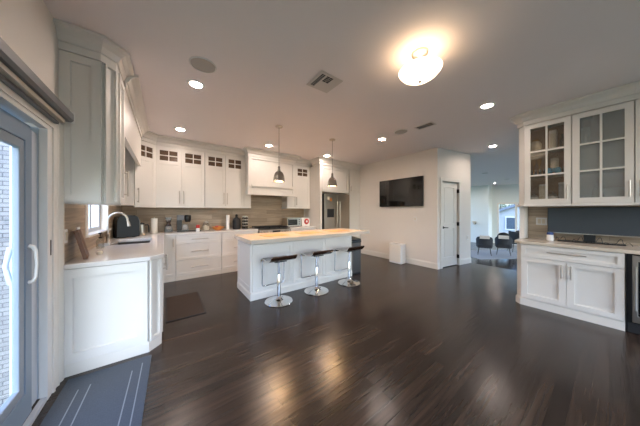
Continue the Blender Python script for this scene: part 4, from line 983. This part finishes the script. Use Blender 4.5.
# sitter faces +y
MB().prism(rrect(0.33, 0.31, 0.08), 0.30, 0.44).build('seat', 'charcoal', ch, smooth=40, bevel=0.02)
pts = [(0.36*math.cos(math.radians(a)), 0.05+0.36*math.sin(math.radians(a))) for a in range(180, 361, 12)]
ou = [(-0.37, 0.30)] + [(x*1.03, y) for x, y in pts] + [(0.37, 0.30)]; inn = [(-0.31, 0.30)] + [(x*0.86, 0.05+(y-0.05)*0.86) for x, y in pts] + [(0.31, 0.30)]
bk = MB(); nv = len(ou)
def top(y): return 0.60+0.16*max(0, min(1, (0.12-y)/0.30))
vs = [bk.b.verts.new((x, y, 0.32)) for x, y in ou] + [bk.b.verts.new((x*1.04, y*1.04, top(y))) for x, y in ou] + [bk.b.verts.new((x, y, top(y))) for x, y in inn] + [bk.b.verts.new((x, y, 0.32)) for x, y in inn]
for i in range(nv-1):
    for r in range(4):
        a, c = r*nv, ((r+1) % 4)*nv; bk.b.faces.new((vs[a+i], vs[a+i+1], vs[c+i+1], vs[c+i]))
for i in (0, nv-1): bk.b.faces.new([vs[r*nv+i] for r in range(4)])
bk.build('backrest', 'charcoal', ch, smooth=50, bevel=0.012)
for sx in (-1, 1):
    for sy in (-1, 1):
        MB().tube([(sx*0.24, sy*0.22, 0.305), (sx*0.30, sy*0.28, 0.0)], [0.018, 0.011], 8).build('leg', 'black', ch, smooth=60)
ch.scale = (0.74, 0.74, 1.0)
dup(ch, (11.42, 2.62, LOW+0.016), 'charcoal lounge chair seen from behind, right one in the living room', -76)
ch3 = dup(ch, (12.75, 2.45, LOW+0.016), 'charcoal lounge chair farthest back, half hidden by the right cabinets', -150); ch3.scale = (0.9, 0.9, 1.2)
for k, (x, y, rz) in enumerate(((10.80, 3.10, -72), (11.42, 2.62, -76))):
    b = MB(); N = 9
    prof = [(-0.225, 0.68), (-0.235, 0.78), (-0.26, 0.792), (-0.33, 0.792), (-0.365, 0.78), (-0.375, 0.67)]
    ribbon(b, prof, -0.22, 0.22, 0.014)
    o = b.build('throw_blanket', 'throw', None, smooth=60, loc=(x, y, LOW+0.03)); o.rotation_euler = (0,0,math.radians(rz))
    tag(o, ['cream throw draped over the back of the left lounge chair', 'cream throw draped over the back of the right lounge chair'][k], 'throw', 'cream throws on the chairs'); o.scale = (0.74, 0.74, 1.0)
def cushion(name, label, loc, rz, m, r=0.22):
    b = MB().lathe([(0,-0.07),(r*0.6,-0.065),(r*0.92,-0.03),(r,0.0),(r*0.92,0.03),(r*0.6,0.065),(0,0.07)], seg=24, axis='y')
    o = b.build(name, m, None, smooth=60, loc=loc); o.rotation_euler = (math.radians(-12), 0, math.radians(rz)); tag(o, label, 'cushion', 'black cushions in the living room')
cushion('cushion', 'round black cushion showing above the right lounge chair', (11.51, 2.64, LOW+0.72), -76, 'black_matte')
cushion('cushion', 'round black cushion on the farthest lounge chair', (12.75, 2.45, LOW+0.78), -150, 'black_matte', 0.2)
o = MB().box(-1.35, 1.35, -0.85, 0.85, 0, 0.011).build('living_room_rug', 'rug_pale', None, loc=(11.25, 2.95, LOW)); o.rotation_euler = (0, 0, math.radians(-30)); tag(o, 'pale grey rug under the lounge chairs in the living room', 'rug')
t = thing('wall_sconce', 'small dark wall sconce on the far pale wall at the doorway edge', 'wall light', (14.648, 4.66, 0.62), -90)
MB().lathe([(0,-0.03),(0.06,-0.03),(0.06,-0.001),(0,-0.001)], (0,0,0), 18, 'y').build('wall_mount', 'iron', t, smooth=40)
MB().lathe([(0.03,-0.10),(0.10,0.10),(0.09,0.10),(0.02,-0.10)], (0,-0.13,0.03), 18).build('lamp_shade', 'cream', t, smooth=40)
MB().tube([(0,-0.02,-0.02),(0,-0.13,-0.05),(0,-0.13,-0.02)], 0.012, 8).build('arm', 'iron', t, smooth=60)
t = thing('low_bench', 'low dark bench in the living room beside the left lounge chair', 'bench', (12.0, 4.75, LOW))
box('top', 'black', t, -0.7, 0.7, -0.2, 0.2, 0.40, 0.44, bevel=0.004)
for x in (-0.62, 0.62):
    for y in (-0.15, 0.15): box('leg', 'black', t, x-0.02, x+0.02, y-0.02, y+0.02, 0, 0.399)

# ------------------------------------------------------------------ outside
struct(box('ground', 'grass', None, -40, 60, -40, 50, -2.62, -2.5))
struct(box('wall_exterior', 'brick', None, -7.0, -0.84, 5.75, 6.0, -2.49, 5.2))
t = thing('house', 'blue grey neighbouring house seen through the living room window', 'house', (27, 2.7, -2.499))
MB().extr([(-4.8,0),(4.8,0),(4.8,3.35),(0,5.3),(-4.8,3.35)], 'x', 0, 7).build('walls', 'siding', t)
MB().extr([(-5.2,3.2),(0,5.31),(5.2,3.2),(5.2,3.42),(0,5.56),(-5.2,3.42)], 'x', -0.4, 7.2).build('roof', 'roof', t)
for y in (-3.0, 0.6, 2.9):
    f = box('window', 'trim', t, -0.05, -0.001, y-0.45, y+0.45, 2.0, 3.3); box('pane', 'pane_dark', f, -0.06, -0.051, y-0.36, y+0.36, 2.1, 3.2)
random.seed(11)
for k, (x, y, h, l) in enumerate(((24, 3.2, 6.5, 'hazy green tree outside the living room window, left one'), (38, 9.0, 8.5, 'tall tree standing behind the neighbouring house'), (23, 1.0, 5.5, 'green tree outside the living room window, right one'))):
    t = thing('tree', l, 'tree', (x, y + (6.0 if k == 0 else 0), -2.499), 0, 'trees outside')
    MB().tube([(0,0,0),(0.05,0,h*0.3),(0,0.05,h*0.7)], [0.22,0.16,0.05], 8).build('trunk', 'bark', t, smooth=60)
    b = MB()
    for i in range(420):
        a, u, rr = random.random()*6.283, random.random(), random.random()**0.5
        zz = h*(0.3+0.7*u); w = 1.7*math.sin(math.pi*min(1, 0.15+0.85*u))*rr
        p = Vector((w*math.cos(a), w*math.sin(a), zz)); s = 0.22
        v = [b.b.verts.new(p+Vector((random.uniform(-s,s), random.uniform(-s,s), random.uniform(-s,s)))) for _ in range(4)]
        b.b.faces.new(v[:3]); b.b.faces.new((v[0], v[2], v[3]))
    o = b.build('foliage', 'leaf', t); o['kind'] = 'stuff'
